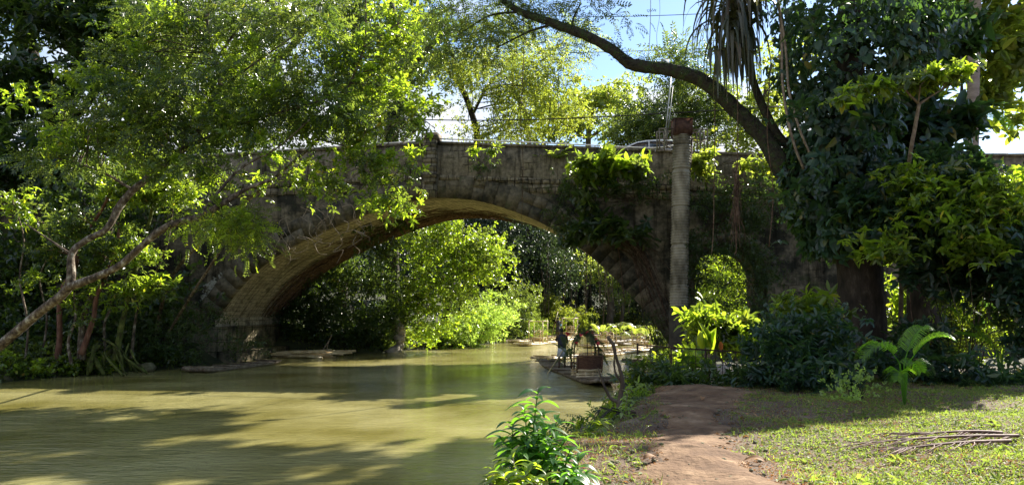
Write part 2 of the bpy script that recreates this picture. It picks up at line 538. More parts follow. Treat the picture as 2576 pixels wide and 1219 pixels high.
def blob_points(blobs, per_sub=14, sub_r=.5, flat=.5, shell=.45):
    """blobs: (centre, (rx,ry,rz), n sprays). sprays gathered into clumps"""
    pos, dirs, subs = [], [], []
    for c, r, n in blobs:
        c = np.array(c); r = np.array(r)
        ns = max(1, int(n / per_sub))
        d = rng.normal(size=(ns, 3)); d /= np.linalg.norm(d, axis=1, keepdims=True)
        rad = rng.random((ns, 1)) ** shell
        sc = c + d * rad * r
        subs.append(sc)
        for i in range(ns):
            m = max(2, int(per_sub * rng.uniform(.5, 1.5)))
            sr = sub_r * rng.uniform(.6, 1.4)
            off = rng.normal(size=(m, 3)) * np.array([sr, sr, sr * flat])
            pos.append(sc[i] + off)
            od = off / (np.linalg.norm(off, axis=1, keepdims=True) + 1e-6)
            dd = od * .8 + (d[i] * np.array([1, 1, .4])) * .7 + rng.normal(size=(m, 3)) * .35
            dd[:, 2] -= .15
            dirs.append(dd)
    return np.concatenate(pos), np.concatenate(dirs), np.concatenate(subs)


def pb(px, py, Y, rx, rz, n, ry=None):
    """crown clump seen at px,py at distance Y with half-sizes rx,rz in the same units"""
    k = Y / F
    return (P(px, py, Y), (rx * k, ry if ry is not None else (rx + rz) / 2 * k, rz * k), n)


def crown(name, blobs, temps, size, mat, parent, per_sub=14, sub_r=.5, flat=.5, upn=.5, shell=.45, keep=None):
    pos, dirs, subs = blob_points(blobs, per_sub, sub_r, flat, shell)
    if keep is not None:
        k = keep(pos); pos, dirs = pos[k], dirs[k]
    N = len(pos)
    UP = np.tile([0, 0, 1.0], (N, 1)) + rng.normal(size=(N, 3)) * upn
    sc = size * rng.uniform(.65, 1.3, N)
    o = place(name, temps, pos, dirs, UP, sc, mat, parent)
    return o, subs


def limb(mb, pts, n=8, k=6, wob=.04):
    """pts: (Vector/tuple xyz, radius)"""
    s = spline([(*p[0], p[1]) for p in pts], k)
    mb.tube([q[:3] for q in s], [max(.004, q[3]) for q in s], n, True, wob)
    return [q[:3] for q in s]


def twigs(mb, skeleton, subs, maxn=80, r0=.03, sag=.1):
    sk = np.array(skeleton)
    idx = rng.permutation(len(subs))[:maxn]
    for i in idx:
        t = subs[i]
        d = np.linalg.norm(sk - t, axis=1) + (sk[:, 2] > t[2] + .5) * 1.5
        a = sk[int(np.argmin(d))]
        L = np.linalg.norm(t - a)
        if L < .05: continue
        mid = (a + t) / 2 + np.array([random.uniform(-.12, .12) * L, random.uniform(-.12, .12) * L, sag * L])
        m2 = a * .25 + t * .75 + np.array([random.uniform(-.06, .06) * L, random.uniform(-.06, .06) * L, sag * .6 * L])
        r = min(r0, .008 + .008 * L)
        mb.tube([a, mid, m2, t], [r, r * .75, r * .5, r * .22], 4, False)


def tree(name, label, cat, trunks, blobs, temps, size, mat, bark=BARK, group=None, per_sub=14, sub_r=.5, flat=.5,
         ntw=60, r0=.03, upn=.5, shell=.45, extra=None, part='crown', stem='trunk', sag=.1, keep=None):
    """trunks: list of [(px,py,Y,radius)...] paths, first point of the first = base"""
    b = P(*trunks[0][0][:3])
    t = thing(name, label, cat, b, 0, group)
    mb = MB(); sk = []
    for path in trunks:
        sk += limb(mb, [(P(*q[:3]), q[3]) for q in path])
    pos, dirs, subs = None, None, None
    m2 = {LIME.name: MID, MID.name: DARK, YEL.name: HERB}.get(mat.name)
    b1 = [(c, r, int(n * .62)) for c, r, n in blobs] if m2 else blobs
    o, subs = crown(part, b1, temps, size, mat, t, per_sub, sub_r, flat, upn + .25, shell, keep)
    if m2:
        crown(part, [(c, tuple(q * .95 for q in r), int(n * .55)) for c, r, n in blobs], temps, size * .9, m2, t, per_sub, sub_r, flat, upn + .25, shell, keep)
    if ntw: twigs(mb, sk, subs, ntw, r0, sag)
    mb.build(stem, bark, t, True)
    return t


def bush(name, label, cat, base, blobs, temps, size, mat, group=None, per_sub=10, sub_r=.25, flat=.7, nst=14, bark=BARKD, upn=.6, r0=.012, shell=.45, keep=None):
    t = thing(name, label, cat, base, 0, group)
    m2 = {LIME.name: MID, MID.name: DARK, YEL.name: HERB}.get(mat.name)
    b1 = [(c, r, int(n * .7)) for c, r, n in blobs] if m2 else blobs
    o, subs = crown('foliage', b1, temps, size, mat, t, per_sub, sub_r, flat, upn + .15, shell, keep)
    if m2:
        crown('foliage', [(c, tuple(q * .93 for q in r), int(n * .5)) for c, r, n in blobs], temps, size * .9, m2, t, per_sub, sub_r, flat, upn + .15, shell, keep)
    mb = MB()
    idx = rng.permutation(len(subs))[:nst]
    for i in idx:
        s = Vector(subs[i]); a = Vector(base) + Vector((random.uniform(-.2, .2), random.uniform(-.2, .2), -.1))
        m = a.lerp(s, .5) + Vector((0, 0, (s - a).length * .12))
        mb.tube([a, m, s], [r0, r0 * .7, r0 * .3], 4, False)
    mb.build('stems', bark, t)
    return t


# ================================================================== THE SETTING
YR = [0, 7, 13, 18, 22, 28, 33, 38, 44, 52, 60, 68, 78, 90, 110, 140]
XR = [-1.6, -1.1, .75, 2.35, 4.0, 5.7, 7.2, 8.0, 8.6, 9.6, 11.0, 12.8, 16.5, 24, 45, 80]
YL = [-30, 0, 15, 25, 29.5, 34, 36, 38.5, 46, 48, 53, 60, 67, 75, 84, 95, 115, 140]
XL = [-26, -25, -24, -22, -20, -18, -16, -15.2, -14.6, -8.2, -5.4, -1.0, 2.0, 4.5, 8.5, 15, 35, 70]


def sstep(a, b, x):
    t = np.clip((x - a) / (b - a), 0, 1)
    return t * t * (3 - 2 * t)


def ground_np(x, y):
    xr = np.interp(y, YR, XR); xl = np.interp(y, YL, XL)
    wig = .22 * np.sin(y * 1.7 + 1) + .14 * np.sin(y * 3.9) + .3 * np.sin(y * .6)
    wig = wig * sstep(6, 16, np.abs(y - 39) + 5)
    dr = x - xr - wig; dl = xl - x + wig
    topR = np.interp(y, [0, 14, 20, 34, 60, 100], [1.42, 1.4, 1.2, 1.0, 1.0, 1.5])
    topL = np.interp(y, [0, 28, 34, 46, 60, 100], [1.5, 1.0, .8, .8, .9, 1.2])
    zr = sstep(-.3, 1.5, dr) * topR + np.clip(dr - 5, 0, 60) * .02
    zl = sstep(-.3, 1.6, dl) * topL + np.clip(dl - 2, 0, 14) * .17
    z = np.maximum(zr, zl)
    z = np.where((dr < -.3) & (dl < -.3), -.02 - 1.2 * sstep(.3, 2.5, np.minimum(-dr, -dl)), z)
    emb = sstep(16.5, 24, x) * sstep(37, 39, y) * (1 - sstep(45, 50, y))
    z = np.where(emb > 0, np.maximum(z, emb * 9.3), z)
    embl = sstep(17.5, 25, -x) * sstep(41.5, 43.5, y) * (1 - sstep(50, 60, y))
    z = np.where(embl > 0, np.maximum(z, embl * 9.3), z)
    hill = sstep(70, 200, np.hypot(x * .9, y - 20)) * 14
    z = z + hill * ((dr > 2) | (dl > 2))
    land = (dr > 0) | (dl > 0)
    z = z + land * (.03 * np.sin(x * 2.1 + y * 1.3) + .03 * np.sin(x * .9 - y * 2.3 + 1))
    return z


def gz(x, y):
    return float(ground_np(np.array([float(x)]), np.array([float(y)]))[0])


def stretch_axis(lo, hi, c0, c1, fine, grow=1.09):
    a = list(np.arange(c0, c1, fine)); s = fine
    x = a[-1]
    while x < hi: s *= grow; x += s; a.append(x)
    s = fine; x = a[0]; pre = []
    while x > lo: s *= grow; x -= s; pre.append(x)
    return np.array(pre[::-1] + a)


gx = stretch_axis(-400, 400, -24, 12, .22)
gy = stretch_axis(-120, 700, 4, 46, .22)
GX, GY = np.meshgrid(gx, gy)
GZ = ground_np(GX, GY)
nx, ny = len(gx), len(gy)
V = np.stack([GX.ravel(), GY.ravel(), GZ.ravel()], axis=1)
ii = (np.arange(ny - 1)[:, None] * nx + np.arange(nx - 1)[None, :]).ravel()
loops = np.stack([ii, ii + 1, ii + 1 + nx, ii + nx], axis=1).ravel()
SOIL = noisemat('soil', [(.3, (.05, .033, .022)), (.45, (.1, .066, .044)), (.6, (.13, .092, .06)), (.72, (.22, .16, .11))], 1.6, 10, .95, .8, 9, dist=.04)
sn, sl_ = SOIL.node_tree.nodes, SOIL.node_tree.links
pb_ = [x for x in sn if x.type == 'BSDF_PRINCIPLED'][0]
src_ = pb_.inputs['Base Color'].links[0].from_socket
sx_ = sn.new('ShaderNodeSeparateXYZ'); tcc = sn.new('ShaderNodeTexCoord'); sl_.new(tcc.outputs['Object'], sx_.inputs[0])
m1 = sn.new('ShaderNodeMapRange'); m1.inputs[1].default_value = 17; m1.inputs[2].default_value = 24; sl_.new(sx_.outputs[1], m1.inputs[0])
m2_ = sn.new('ShaderNodeMapRange'); m2_.inputs[1].default_value = -3; m2_.inputs[2].default_value = -6; sl_.new(sx_.outputs[0], m2_.inputs[0])
mm_ = sn.new('ShaderNodeMath'); mm_.operation = 'MAXIMUM'; sl_.new(m1.outputs[0], mm_.inputs[0]); sl_.new(m2_.outputs[0], mm_.inputs[1])
nn_ = sn.new('ShaderNodeTexNoise'); nn_.inputs['Scale'].default_value = 1.2; nn_.inputs['Detail'].default_value = 8; sl_.new(tcc.outputs['Object'], nn_.inputs['Vector'])
rr_ = sn.new('ShaderNodeValToRGB'); rr_.color_ramp.elements[0].position = .35; rr_.color_ramp.elements[0].color = (.02, .022, .01, 1)
rr_.color_ramp.elements[1].position = .65; rr_.color_ramp.elements[1].color = (.055, .06, .022, 1); sl_.new(nn_.outputs['Fac'], rr_.inputs['Fac'])
mx_ = sn.new('ShaderNodeMixRGB'); sl_.new(mm_.outputs[0], mx_.inputs[0]); sl_.new(src_, mx_.inputs[1]); sl_.new(rr_.outputs[0], mx_.inputs[2])
sl_.new(mx_.outputs[0], pb_.inputs['Base Color'])
tag(mesh_np('ground', V, loops, np.full(len(ii), 4), SOIL, None, True), 'sloping earth banks of the river', 'ground', kind='structure')

# water
m, n, l, out = newmat('river_water')
tco = n.new('ShaderNodeTexCoord')
b = n.new('ShaderNodeBsdfPrincipled')
b.inputs['Base Color'].default_value = (.29, .27, .085, 1)
b.inputs['Roughness'].default_value = .07
b.inputs['IOR'].default_value = 1.33
b.inputs['Specular IOR Level'].default_value = .6
hs = []
for sc, (sx, sy), st in ((.5, (1, 2.0), 1.0), (2.2, (1, 3.2), .6), (7, (1, 2.6), .16)):
    mpw = n.new('ShaderNodeMapping'); mpw.inputs['Scale'].default_value = (sx, sy, 1)
    mpw.inputs['Rotation'].default_value = (0, 0, .12)
    l.new(tco.outputs['Object'], mpw.inputs['Vector'])
    nn = n.new('ShaderNodeTexNoise'); nn.inputs['Scale'].default_value = sc; nn.inputs['Detail'].default_value = 4
    nn.inputs['Distortion'].default_value = .6
    l.new(mpw.outputs[0], nn.inputs['Vector'])
    mu = n.new('ShaderNodeMath'); mu.operation = 'MULTIPLY'; mu.inputs[1].default_value = st
    l.new(nn.outputs['Fac'], mu.inputs[0]); hs.append(mu)
a1 = n.new('ShaderNodeMath'); a1.operation = 'ADD'; l.new(hs[0].outputs[0], a1.inputs[0]); l.new(hs[1].outputs[0], a1.inputs[1])
a2 = n.new('ShaderNodeMath'); a2.operation = 'ADD'; l.new(a1.outputs[0], a2.inputs[0]); l.new(hs[2].outputs[0], a2.inputs[1])
bp = n.new('ShaderNodeBump'); bp.inputs['Distance'].default_value = .12
bn_ = n.new('ShaderNodeTexNoise'); bn_.inputs['Scale'].default_value = .16; bn_.inputs['Detail'].default_value = 3
l.new(tco.outputs['Object'], bn_.inputs['Vector'])
br_ = n.new('ShaderNodeMapRange'); br_.inputs[1].default_value = .4; br_.inputs[2].default_value = .62; br_.inputs[3].default_value = .35; br_.inputs[4].default_value = 1.0
l.new(bn_.outputs['Fac'], br_.inputs[0]); l.new(br_.outputs[0], bp.inputs['Strength'])
l.new(a2.outputs[0], bp.inputs['Height']); l.new(bp.outputs[0], b.inputs['Normal'])
no = n.new('ShaderNodeTexNoise'); no.inputs['Scale'].default_value = .25; no.inputs['Detail'].default_value = 3
l.new(tco.outputs['Object'], no.inputs['Vector'])
rp = n.new('ShaderNodeValToRGB')
rp.color_ramp.elements[0].position = .35; rp.color_ramp.elements[0].color = (.165, .145, .038, 1)
rp.color_ramp.elements[1].position = .65; rp.color_ramp.elements[1].color = (.33, .3, .125, 1)
l.new(no.outputs['Fac'], rp.inputs['Fac']); l.new(rp.outputs[0], b.inputs['Base Color'])
l.new(b.outputs[0], out.inputs['Surface'])
WATER = m
mb = MB()
mb.add([(-60, -60, 0), (120, -60, 0), (120, 160, 0), (-60, 160, 0)], [(0, 1, 2, 3)])
tag(mb.build('water', WATER), 'murky olive green river water', 'water', kind='structure')

# dirt path: a worn strip following the bank
PATHC = [(5.5, 1.75, .62), (7, 1.85, .6), (9, 2.1, .5), (10.8, 2.5, .45), (12.5, 3.0, .62), (14.3, 3.5, .85), (15.6, 3.8, .8), (16.6, 3.9, .4)]


def path_at(y):
    ys = [p[0] for p in PATHC]
    return np.interp(y, ys, [p[1] for p in PATHC]), np.interp(y, ys, [p[2] for p in PATHC])


DIRT = noisemat('trodden_dirt', [(.3, (.06, .032, .015)), (.45, (.125, .07, .036)), (.58, (.19, .115, .062)), (.7, (.3, .2, .12))], 2.6, 12, .95, 1, 14, dist=.03)
yy = np.arange(2.5, 17.0, .08)
vs, loops = [], []
K = 26
for j, y in enumerate(yy):
    c, w = path_at(max(y, 5.5))
    for k in range(K + 1):
        s = (k / K) * 2 - 1
        e = .42 * mnoise.noise(Vector((s * .4 + 9, y * .8, 0))) + .16 * mnoise.noise(Vector((s * .4, y * 1.9, 5)))
        x = c + s * 1.35 * (w + (e if s > 0 else -e * .8 + .1))
        d = abs(s)
        vs.append((x, y, gz(x, y) + .03 - .055 * d ** 2 + .028 * mnoise.noise(Vector((x * 2.6, y * 2.6, 0))) + .014 * mnoise.noise(Vector((x * 7, y * 7, 3)))))
for j in range(len(yy) - 1):
    for k in range(K):
        a = j * (K + 1) + k
        loops += [a, a + 1, a + K + 2, a + K + 1]
tag(mesh_np('path', vs, loops, [4] * (len(loops) // 4), DIRT, None, True), 'trodden brown dirt path along the bank', 'path', kind='structure')

# ================================================================== BRIDGE
PH = R(10); PVX, PVY = -4.0, 38.6
cph, sph = math.cos(PH), math.sin(PH)


def B(px, py):
    """pixel on the bridge's river face -> (u along, z)"""
    t = (px - CX) / F
    u = (PVY * t - PVX) / (cph + t * sph)
    Y = PVY - u * sph
    return u, P(px, py, Y)[2]


def BW(u, v, z):
    return Vector((PVX + u * cph + v * sph, PVY - u * sph + v * cph, z))


bridge = thing('stone_bridge', 'old humpbacked stone arch bridge crossing the whole river', 'bridge', (PVX, PVY, 0), -PH)
BRW = 7.8
ZT_pts = sorted([B(300, 400), B(490, 391), B(662, 381), B(850, 370), B(1000, 361), B(1080, 356), B(1250, 361), B(1400, 366), B(1690, 377), B(1940, 387)])
ZT_pts = [(-40, ZT_pts[0][1] - .7)] + ZT_pts + [(34, ZT_pts[-1][1] - .6)]


def ztop(u):
    return float(np.interp(u, [p[0] for p in ZT_pts], [p[1] for p in ZT_pts]))


IN_pts = [B(*q) for q in ((545, 800), (590, 735), (650, 672), (720, 625), (800, 585), (930, 532), (1010, 508), (1090, 497), (1180, 500), (1260, 519), (1330, 545), (1400, 580), (1500, 655), (1590, 745), (1645, 812), (1690, 880))]
INS = spline(IN_pts, 6)
IU = np.array([p[0] for p in INS]); IZ = np.array([p[1] for p in INS])
UA0, UA1 = IU[0], IU[-1]
sm0, sm1 = B(1748, 900)[0], B(1930, 900)[0]
smc, smr = (sm0 + sm1) / 2, (sm1 - sm0) / 2
sm_top = B(1845, 610)[1]


def intr(u):
    if UA0 <= u <= UA1: return float(np.interp(u, IU, IZ))
    if sm0 < u < sm1:
        return sm_top - 1.45 + 1.45 * math.sqrt(max(0, 1 - ((u - smc) / smr) ** 2))
    return None


WALLM = stonemat('spandrel_stone', (.25, .215, .155), (.17, .145, .1), (.085, .072, .052), .7, .36, algae=.45, plaster=True, lichen=(B(555, 740)[0], B(555, 740)[1], 2.2))
PARM = stonemat('parapet_plaster', (.31, .27, .2), (.2, .17, .12), (.06, .05, .036), .55, .36, algae=.56, plaster=True)
RINGM = stonemat('voussoir_stone', (.22, .19, .14), (.2, .175, .13), (.2, .17, .12), 3, 3, algae=.5, streak=False)
SOFM = stonemat('soffit_stone', (.5, .47, .41), (.36, .335, .29), (.22, .2, .17), .8, .27, algae=.6, streak=True, bumpd=.04)
DENM = stonemat('string_stone', (.36, .31, .23), (.22, .19, .14), (.05, .04, .03), .45, .4, algae=.56, streak=False)
ROADM = noisemat('asphalt', [(.3, (.04, .04, .04)), (.7, (.07, .07, .068))], 4, 6, .9, .2, 40)

us = sorted(set([round(x, 3) for x in np.arange(-36, 32.01, .35)] + [round(float(x), 3) for x in IU] + [round(sm0, 3), round(sm1, 3)] + [round(smc + smr * math.cos(a), 3) for a in np.linspace(0, math.pi, 25)]))
wall = MB(); wall_b = MB(); sof = MB(); sof2 = MB()
eps = 1e-3
for a, c in zip(us[:-1], us[1:]):
    mid = (a + c) / 2
    za, zc = ztop(a) - 1.72, ztop(c) - 1.72
    op = intr(mid) is not None
    if op:
        ia = intr(min(max(a, UA0 if mid < UA1 + .01 else sm0 + eps), UA1 if mid < UA1 + .01 else sm1 - eps))
        ic = intr(min(max(c, UA0 if mid < UA1 + .01 else sm0 + eps), UA1 if mid < UA1 + .01 else sm1 - eps))
    else:
        ia = ic = -1.5
    rows = max(1, int((min(za, zc) - max(ia, ic)) / .8))
    for v0 in (0, BRW):
        vs = []
        for r in range(rows + 1):
            t = r / rows
            vs += [(a, v0, ia + (za - ia) * t), (c, v0, ic + (zc - ic) * t)]
        fs = [(2 * r, 2 * r + 1, 2 * r + 3, 2 * r + 2) if v0 == 0 else (2 * r, 2 * r + 2, 2 * r + 3, 2 * r + 1) for r in range(rows)]
        (wall if v0 == 0 else wall_b).add(vs, fs)
    if op:
        (sof if mid < UA1 + .01 else sof2).add([(a, 0, ia), (c, 0, ic), (c, BRW, ic), (a, BRW, ia)], [(0, 3, 2, 1)],
                [(a * .3 + ia, 0), (c * .3 + ic, 0), (c * .3 + ic, BRW), (a * .3 + ia, BRW)])
    # deck
for ue in (UA0, UA1, sm0, sm1):
    zt = intr(ue + (.01 if ue in (sm0,) else (-.01 if ue == sm1 else 0))) or sm_top - 1.45
    (sof if ue in (UA0, UA1) else sof2).add([(ue, 0, -1.5), (ue, BRW, -1.5), (ue, BRW, zt), (ue, 0, zt)], [(0, 1, 2, 3)], [(-1.5, 0), (-1.5, BRW), (zt, BRW), (zt, 0)])
# fix soffit uv so that courses follow the arch
bridge['_local'] = 1
wall.build('spandrel_wall', WALLM, bridge, False, True)
wall_b.build('spandrel_wall', WALLM, bridge, False, True)
# re-uv the soffit along arc length
s_acc = {}
arc = 0
prev = None
for p in INS:
    if prev is not None: arc += float(np.hypot(*(p - prev)))
    s_acc[round(float(p[0]), 3)] = arc; prev = p
kus = sorted(s_acc)
sof.uv = [(v[1], float(np.interp(v[0], kus, [s_acc[k] for k in kus])) + (v[2] if v[2] < 0 else 0)) for v in sof.v]
for i, v in enumerate(sof.v):
    if v[0] in (UA0, UA1, sm0, sm1) and v[2] <= 3: sof.uv[i] = (v[1], v[2])
sof.build('arch_soffit', SOFM, bridge, False, True)
sof2.uv = [(v[1], v[0] + v[2]) for v in sof2.v]
sof2.build('arch_soffit', WALLM, bridge, False, True)

# voussoirs: one block after another along the arch
ring = MB()
cum = [0]
for p, q in zip(INS[:-1], INS[1:]): cum.append(cum[-1] + float(np.hypot(*(q - p))))
tot = cum[-1]


def on_arch(s):
    u = np.interp(s, cum, IU); z = np.interp(s, cum, IZ)
    u2 = np.interp(s + .3, cum, IU); z2 = np.interp(s + .3, cum, IZ)
    u1 = np.interp(s - .3, cum, IU); z1 = np.interp(s - .3, cum, IZ)
    t = Vector((u2 - u1, z2 - z1)); t.normalize()
    return Vector((u, z)), t, Vector((-t[1], t[0]))


s = 0.0
while s < tot - .2:
    w = random.uniform(.52, .7)
    p0, t0, n0 = on_arch(s + .007); p1, t1, n1 = on_arch(min(s + w - .007, tot))
    th = 1.12 + random.uniform(-.06, .06)
    pr = -.06 + random.uniform(-.02, .015)
    for lo, hi in (((-.015), th * .52), (th * .52 + .02, th)) if random.random() < .25 else ((-.015, th),):
        q = [p0 + n0 * lo, p1 + n1 * lo, p1 + n1 * hi, p0 + n0 * hi]
        vs = [(a[0], pr, a[1]) for a in q] + [(a[0], .3, a[1]) for a in q]
        o = random.uniform(0, 50)
        ring.add(vs, [(0, 1, 2, 3), (0, 4, 5, 1), (1, 5, 6, 2), (2, 6, 7, 3), (3, 7, 4, 0)], [(a[0] + o, a[2]) for a in vs])
    s += w
ring.build('arch_ring', RINGM, bridge, False, True)
ring = MB()
for k in range(15):
    a0 = math.pi * k / 15 + .01; a1 = math.pi * (k + 1) / 15 - .01
    vs = []
    for rr, a in ((1.0, a0), (1.0, a1), (1.0, None), (1.0, None)):
        pass
    zz = sm_top - 1.45
    def q(a, e): return (smc + (smr + e) * math.cos(a), -.05, zz + (1.45 + e) * math.sin(a))
    f = [q(a0, -.01), q(a1, -.01), q(a1, .5), q(a0, .5)]
    vs = f + [(p[0], .2, p[2]) for p in f]
    ring.add(vs, [(3, 2, 1, 0), (0, 1, 5, 4), (1, 2, 6, 5), (2, 3, 7, 6), (3, 0, 4, 7)])
ring.build('arch_ring', RINGM, bridge, False, True)

# dentil-like string course
den = MB()
u = -32.0
while u < 30:
    w = random.uniform(.12, .42)
    zt = ztop(u + w / 2) - 1.70
    h = random.uniform(.2, .27)
    if random.random() < .9:
        pr = random.uniform(.05, .12)
        den.add([(u, -pr, zt - h), (u + w, -pr, zt - h), (u + w, -pr, zt), (u, -pr, zt), (u, .1, zt - h), (u + w, .1, zt - h), (u + w, .1, zt), (u, .1, zt)],
                [(0, 1, 2, 3), (0, 4, 5, 1), (1, 5, 6, 2), (2, 6, 7, 3), (3, 7, 4, 0)])
    u += w + random.uniform(.02, .07)
u = -32.0
while u < 30:
    w = random.uniform(.5, .9)
    zt = ztop(u + w / 2) - 1.98
    pr = random.uniform(.02, .045)
    den.add([(u, -pr, zt - .42), (u + w, -pr, zt - .42), (u + w, -pr, zt), (u, -pr, zt), (u, .1, zt - .42), (u + w, .1, zt - .42), (u + w, .1, zt), (u, .1, zt)],
            [(0, 1, 2, 3), (0, 4, 5, 1), (1, 5, 6, 2), (2, 6, 7, 3), (3, 7, 4, 0)])
    u += w + .018
den.build('string_course', DENM, bridge, False, True)

for v0, v1, nm in ((-.03, .42, 'parapet'), (BRW - .42, BRW + .03, 'parapet')):
    par = MB()
    for a, c in zip(us[:-1], us[1:]):
        za, zc = ztop(a), ztop(c)
        vs = [(a, v0, za - 1.7), (c, v0, zc - 1.7), (c, v0, zc - .9), (a, v0, za - .9), (a, v0, za - .12), (c, v0, zc - .12),
              (a, v1, za - 1.7), (c, v1, zc - 1.7), (c, v1, zc - .12), (a, v1, za - .12)]
        par.add(vs, [(0, 1, 2, 3), (3, 2, 5, 4), (4, 5, 8, 9), (7, 6, 9, 8)])
    po = par.build(nm, PARM, bridge, False, True)
    cop = MB()
    u = -34.0
    while u < 31:
        w = random.uniform(.9, 1.5)
        a, c = u + .01, u + w - .01
        za, zc = ztop(a) + random.uniform(-.012, .012), ztop(c) + random.uniform(-.012, .012)
        vs = [(a, v0 - .09, za - .125), (c, v0 - .09, zc - .125), (c, v0 - .07, zc), (a, v0 - .07, za),
              (a, v1 + .08, za - .125), (c, v1 + .08, zc - .125), (c, v1 + .08, zc), (a, v1 + .08, za)]
        cop.add(vs, [(0, 1, 2, 3), (3, 2, 6, 7), (5, 4, 7, 6), (0, 3, 7, 4), (1, 5, 6, 2), (0, 4, 5, 1)])
        u += w
    cop.build('coping', PARM, po, False, True)

deck = MB()
for a, c in zip(us[:-1], us[1:]):
    za, zc = ztop(a) - 1.0, ztop(c) - 1.0
    deck.add([(a, .42, za), (c, .42, zc), (c, BRW - .42, zc), (a, BRW - .42, za)], [(0, 1, 2, 3)])
deck.build('deck', ROADM, bridge)

# central pilaster with cap
uc = (B(1065, 400)[0] + B(1099, 400)[0]) / 2
pil = MB()
zt = ztop(uc)
zb = intr(uc)


def pbox(mbx, u0, u1, v0, v1, z0, z1):
    vs = [(u0, v0, z0), (u1, v0, z0), (u1, v0, z1), (u0, v0, z1), (u0, v1, z0), (u1, v1, z0), (u1, v1, z1), (u0, v1, z1)]
    mbx.add(vs, [(0, 1, 2, 3), (1, 5, 6, 2), (5, 4, 7, 6), (4, 0, 3, 7), (3, 2, 6, 7), (0, 4, 5, 1)], [(x[0] + x[1] + .3, x[2]) for x in vs])


z = zt + .05
hs_ = [.42, .38, .44, .4, .3]
for i, h in enumerate(hs_):
    j = random.uniform(-.012, .012)
    pbox(pil, uc - .34 + j, uc + .34 + j, -.36, .1, z - h + .012, z)
    z -= h
pbox(pil, uc - .29, uc + .29, -.3, .1, z - .32, z + .0)
z -= .33
pbox(pil, uc - .33, uc + .33, -.26, .1, zb - .02, z)
po = pil.build('pilaster', DENM, bridge, False, True)
cap = MB()
pbox(cap, uc - .4, uc + .42, -.42, .5, zt + .06, zt + .38)
cap.build('pilaster_cap', PARM, po, False, True)
# footing block at the left springing
ft = MB()
u0 = UA0
pbox(ft, u0 - 2.4, u0 + .35, -.5, BRW + .2, -1.5, B(545, 822)[1])
pbox(ft, u0 + .35, u0 + 1.3, -.35, BRW * .75, -1.5, .55)
ft.build('footing', stonemat('footing_stone', (.3, .26, .17), (.24, .2, .13), (.1, .08, .05), 1.2, .6, algae=.5), bridge, False, True)
ft = MB()
pbox(ft, UA1 - .05, UA1 + 2.2, -.35, BRW + .2, -1.5, .9)
ft.build('footing', WALLM, bridge, False, True)

# ------------------------------------------------------------------ corrugated column & things on the bridge
YC = 34.0
cb = P(1711, 882, YC)
cx, cz = cb[0], gz(cb[0], YC)
col = thing('corrugated_column', 'tall corrugated concrete column with rusty steel box on top, standing before the bridge', 'column', (cx, YC, cz))
z0, z1, z2 = cz - .3, P(1711, 770, YC)[2], P(1711, 345, YC)[2]
mb = MB()
CONC = noisemat('corrugated_concrete', [(.36, (.06, .052, .036)), (.46, (.17, .15, .11)), (.56, (.3, .27, .21)), (.68, (.42, .39, .32))], 1.3, 10, .85, .4, 20, (1, 1, .5))
lean = P(1716, 345, YC)[0] - P(1708, 770, YC)[0]
prof = []
z = z1; k = 0
joints = [P(1711, q, YC)[2] for q in (365, 428, 520, 616, 716)]
while z < z2:
    for dr, dz in ((0, 0), (.03, .03), (.03, .06), (0, .09)):
        prof.append((.385 + dr, z + dz))
    z += .12; k += 1
prof.append((.385, z2))
prof2 = []
for r_, z_ in prof:
    near = min(abs(z_ - j) for j in joints)
    prof2.append((r_ - (.045 if near < .045 else 0), z_))
N_ = 24
vs = []
for r_, z_ in prof2:
    t = (z_ - z1) / (z2 - z1)
    for a in range(N_):
        vs.append((cx - .03 + lean * t + r_ * math.cos(2 * math.pi * a / N_), YC + r_ * math.sin(2 * math.pi * a / N_), z_))
fs = [(i * N_ + k, i * N_ + (k + 1) % N_, (i + 1) * N_ + (k + 1) % N_, (i + 1) * N_ + k) for i in range(len(prof2) - 1) for k in range(N_)]
mb.add(vs, fs)
mb.build('shaft', CONC, col, True)
mb = MB()
mb.tube([(cx - .05, YC, z0), (cx - .03, YC, z1 + .02)], [.46, .43], 20, True)
mb.build('base_sleeve', noisemat('dark_concrete', [(.3, (.03, .026, .02)), (.6, (.075, .065, .05))], 3, 8, .9, .4, 15), col, True)
mb = MB()
tx = cx - .03 + lean
bz0, bz1 = P(1711, 343, YC)[2], P(1711, 303, YC)[2]
mb.box((tx, YC, (bz0 + bz1) / 2), (.78, .74, bz1 - bz0))
mb.box((tx, YC, bz1 + .012), (.86, .8, .024))
for sx in (-.385, .385):
    for sy in (-.365, .365):
        mb.box((tx + sx, YC + sy, (bz0 + bz1) / 2), (.05, .05, bz1 - bz0 - .01))
mb.build('steel_box', RUST, col)
mb = MB()
for s_ in (-1, 1):
    x0 = tx + s_ * .42; x1 = P(1658 if s_ < 0 else 1778, 340, YC)[0]
    for zz in (P(0, 325 if s_ < 0 else 327, YC)[2], P(0, 350, YC)[2], P(0, 374, YC)[2]):
        if s_ > 0 and zz < P(0, 360, YC)[2]: continue
        mb.box(((x0 + x1) / 2, YC - .1, zz), (abs(x1 - x0), .05, .05))
        mb.box(((x0 + x1) / 2, YC + .5, zz), (abs(x1 - x0), .05, .05))
    for xx in (x1, x1 - s_ * .32):
        for yy_ in (-.1, .5):
            mb.box((xx, YC + yy_, (P(0, 325, YC)[2] + P(0, 374, YC)[2]) / 2), (.055, .055, P(0, 325, YC)[2] - P(0, 374, YC)[2]))
    mb.tube([(x1, YC + .2, P(0, 350, YC)[2]), (x0, YC + .2, P(0, 372, YC)[2])], .025, 5)
mb.build('platform_frame', STEEL, col)
mb = MB()
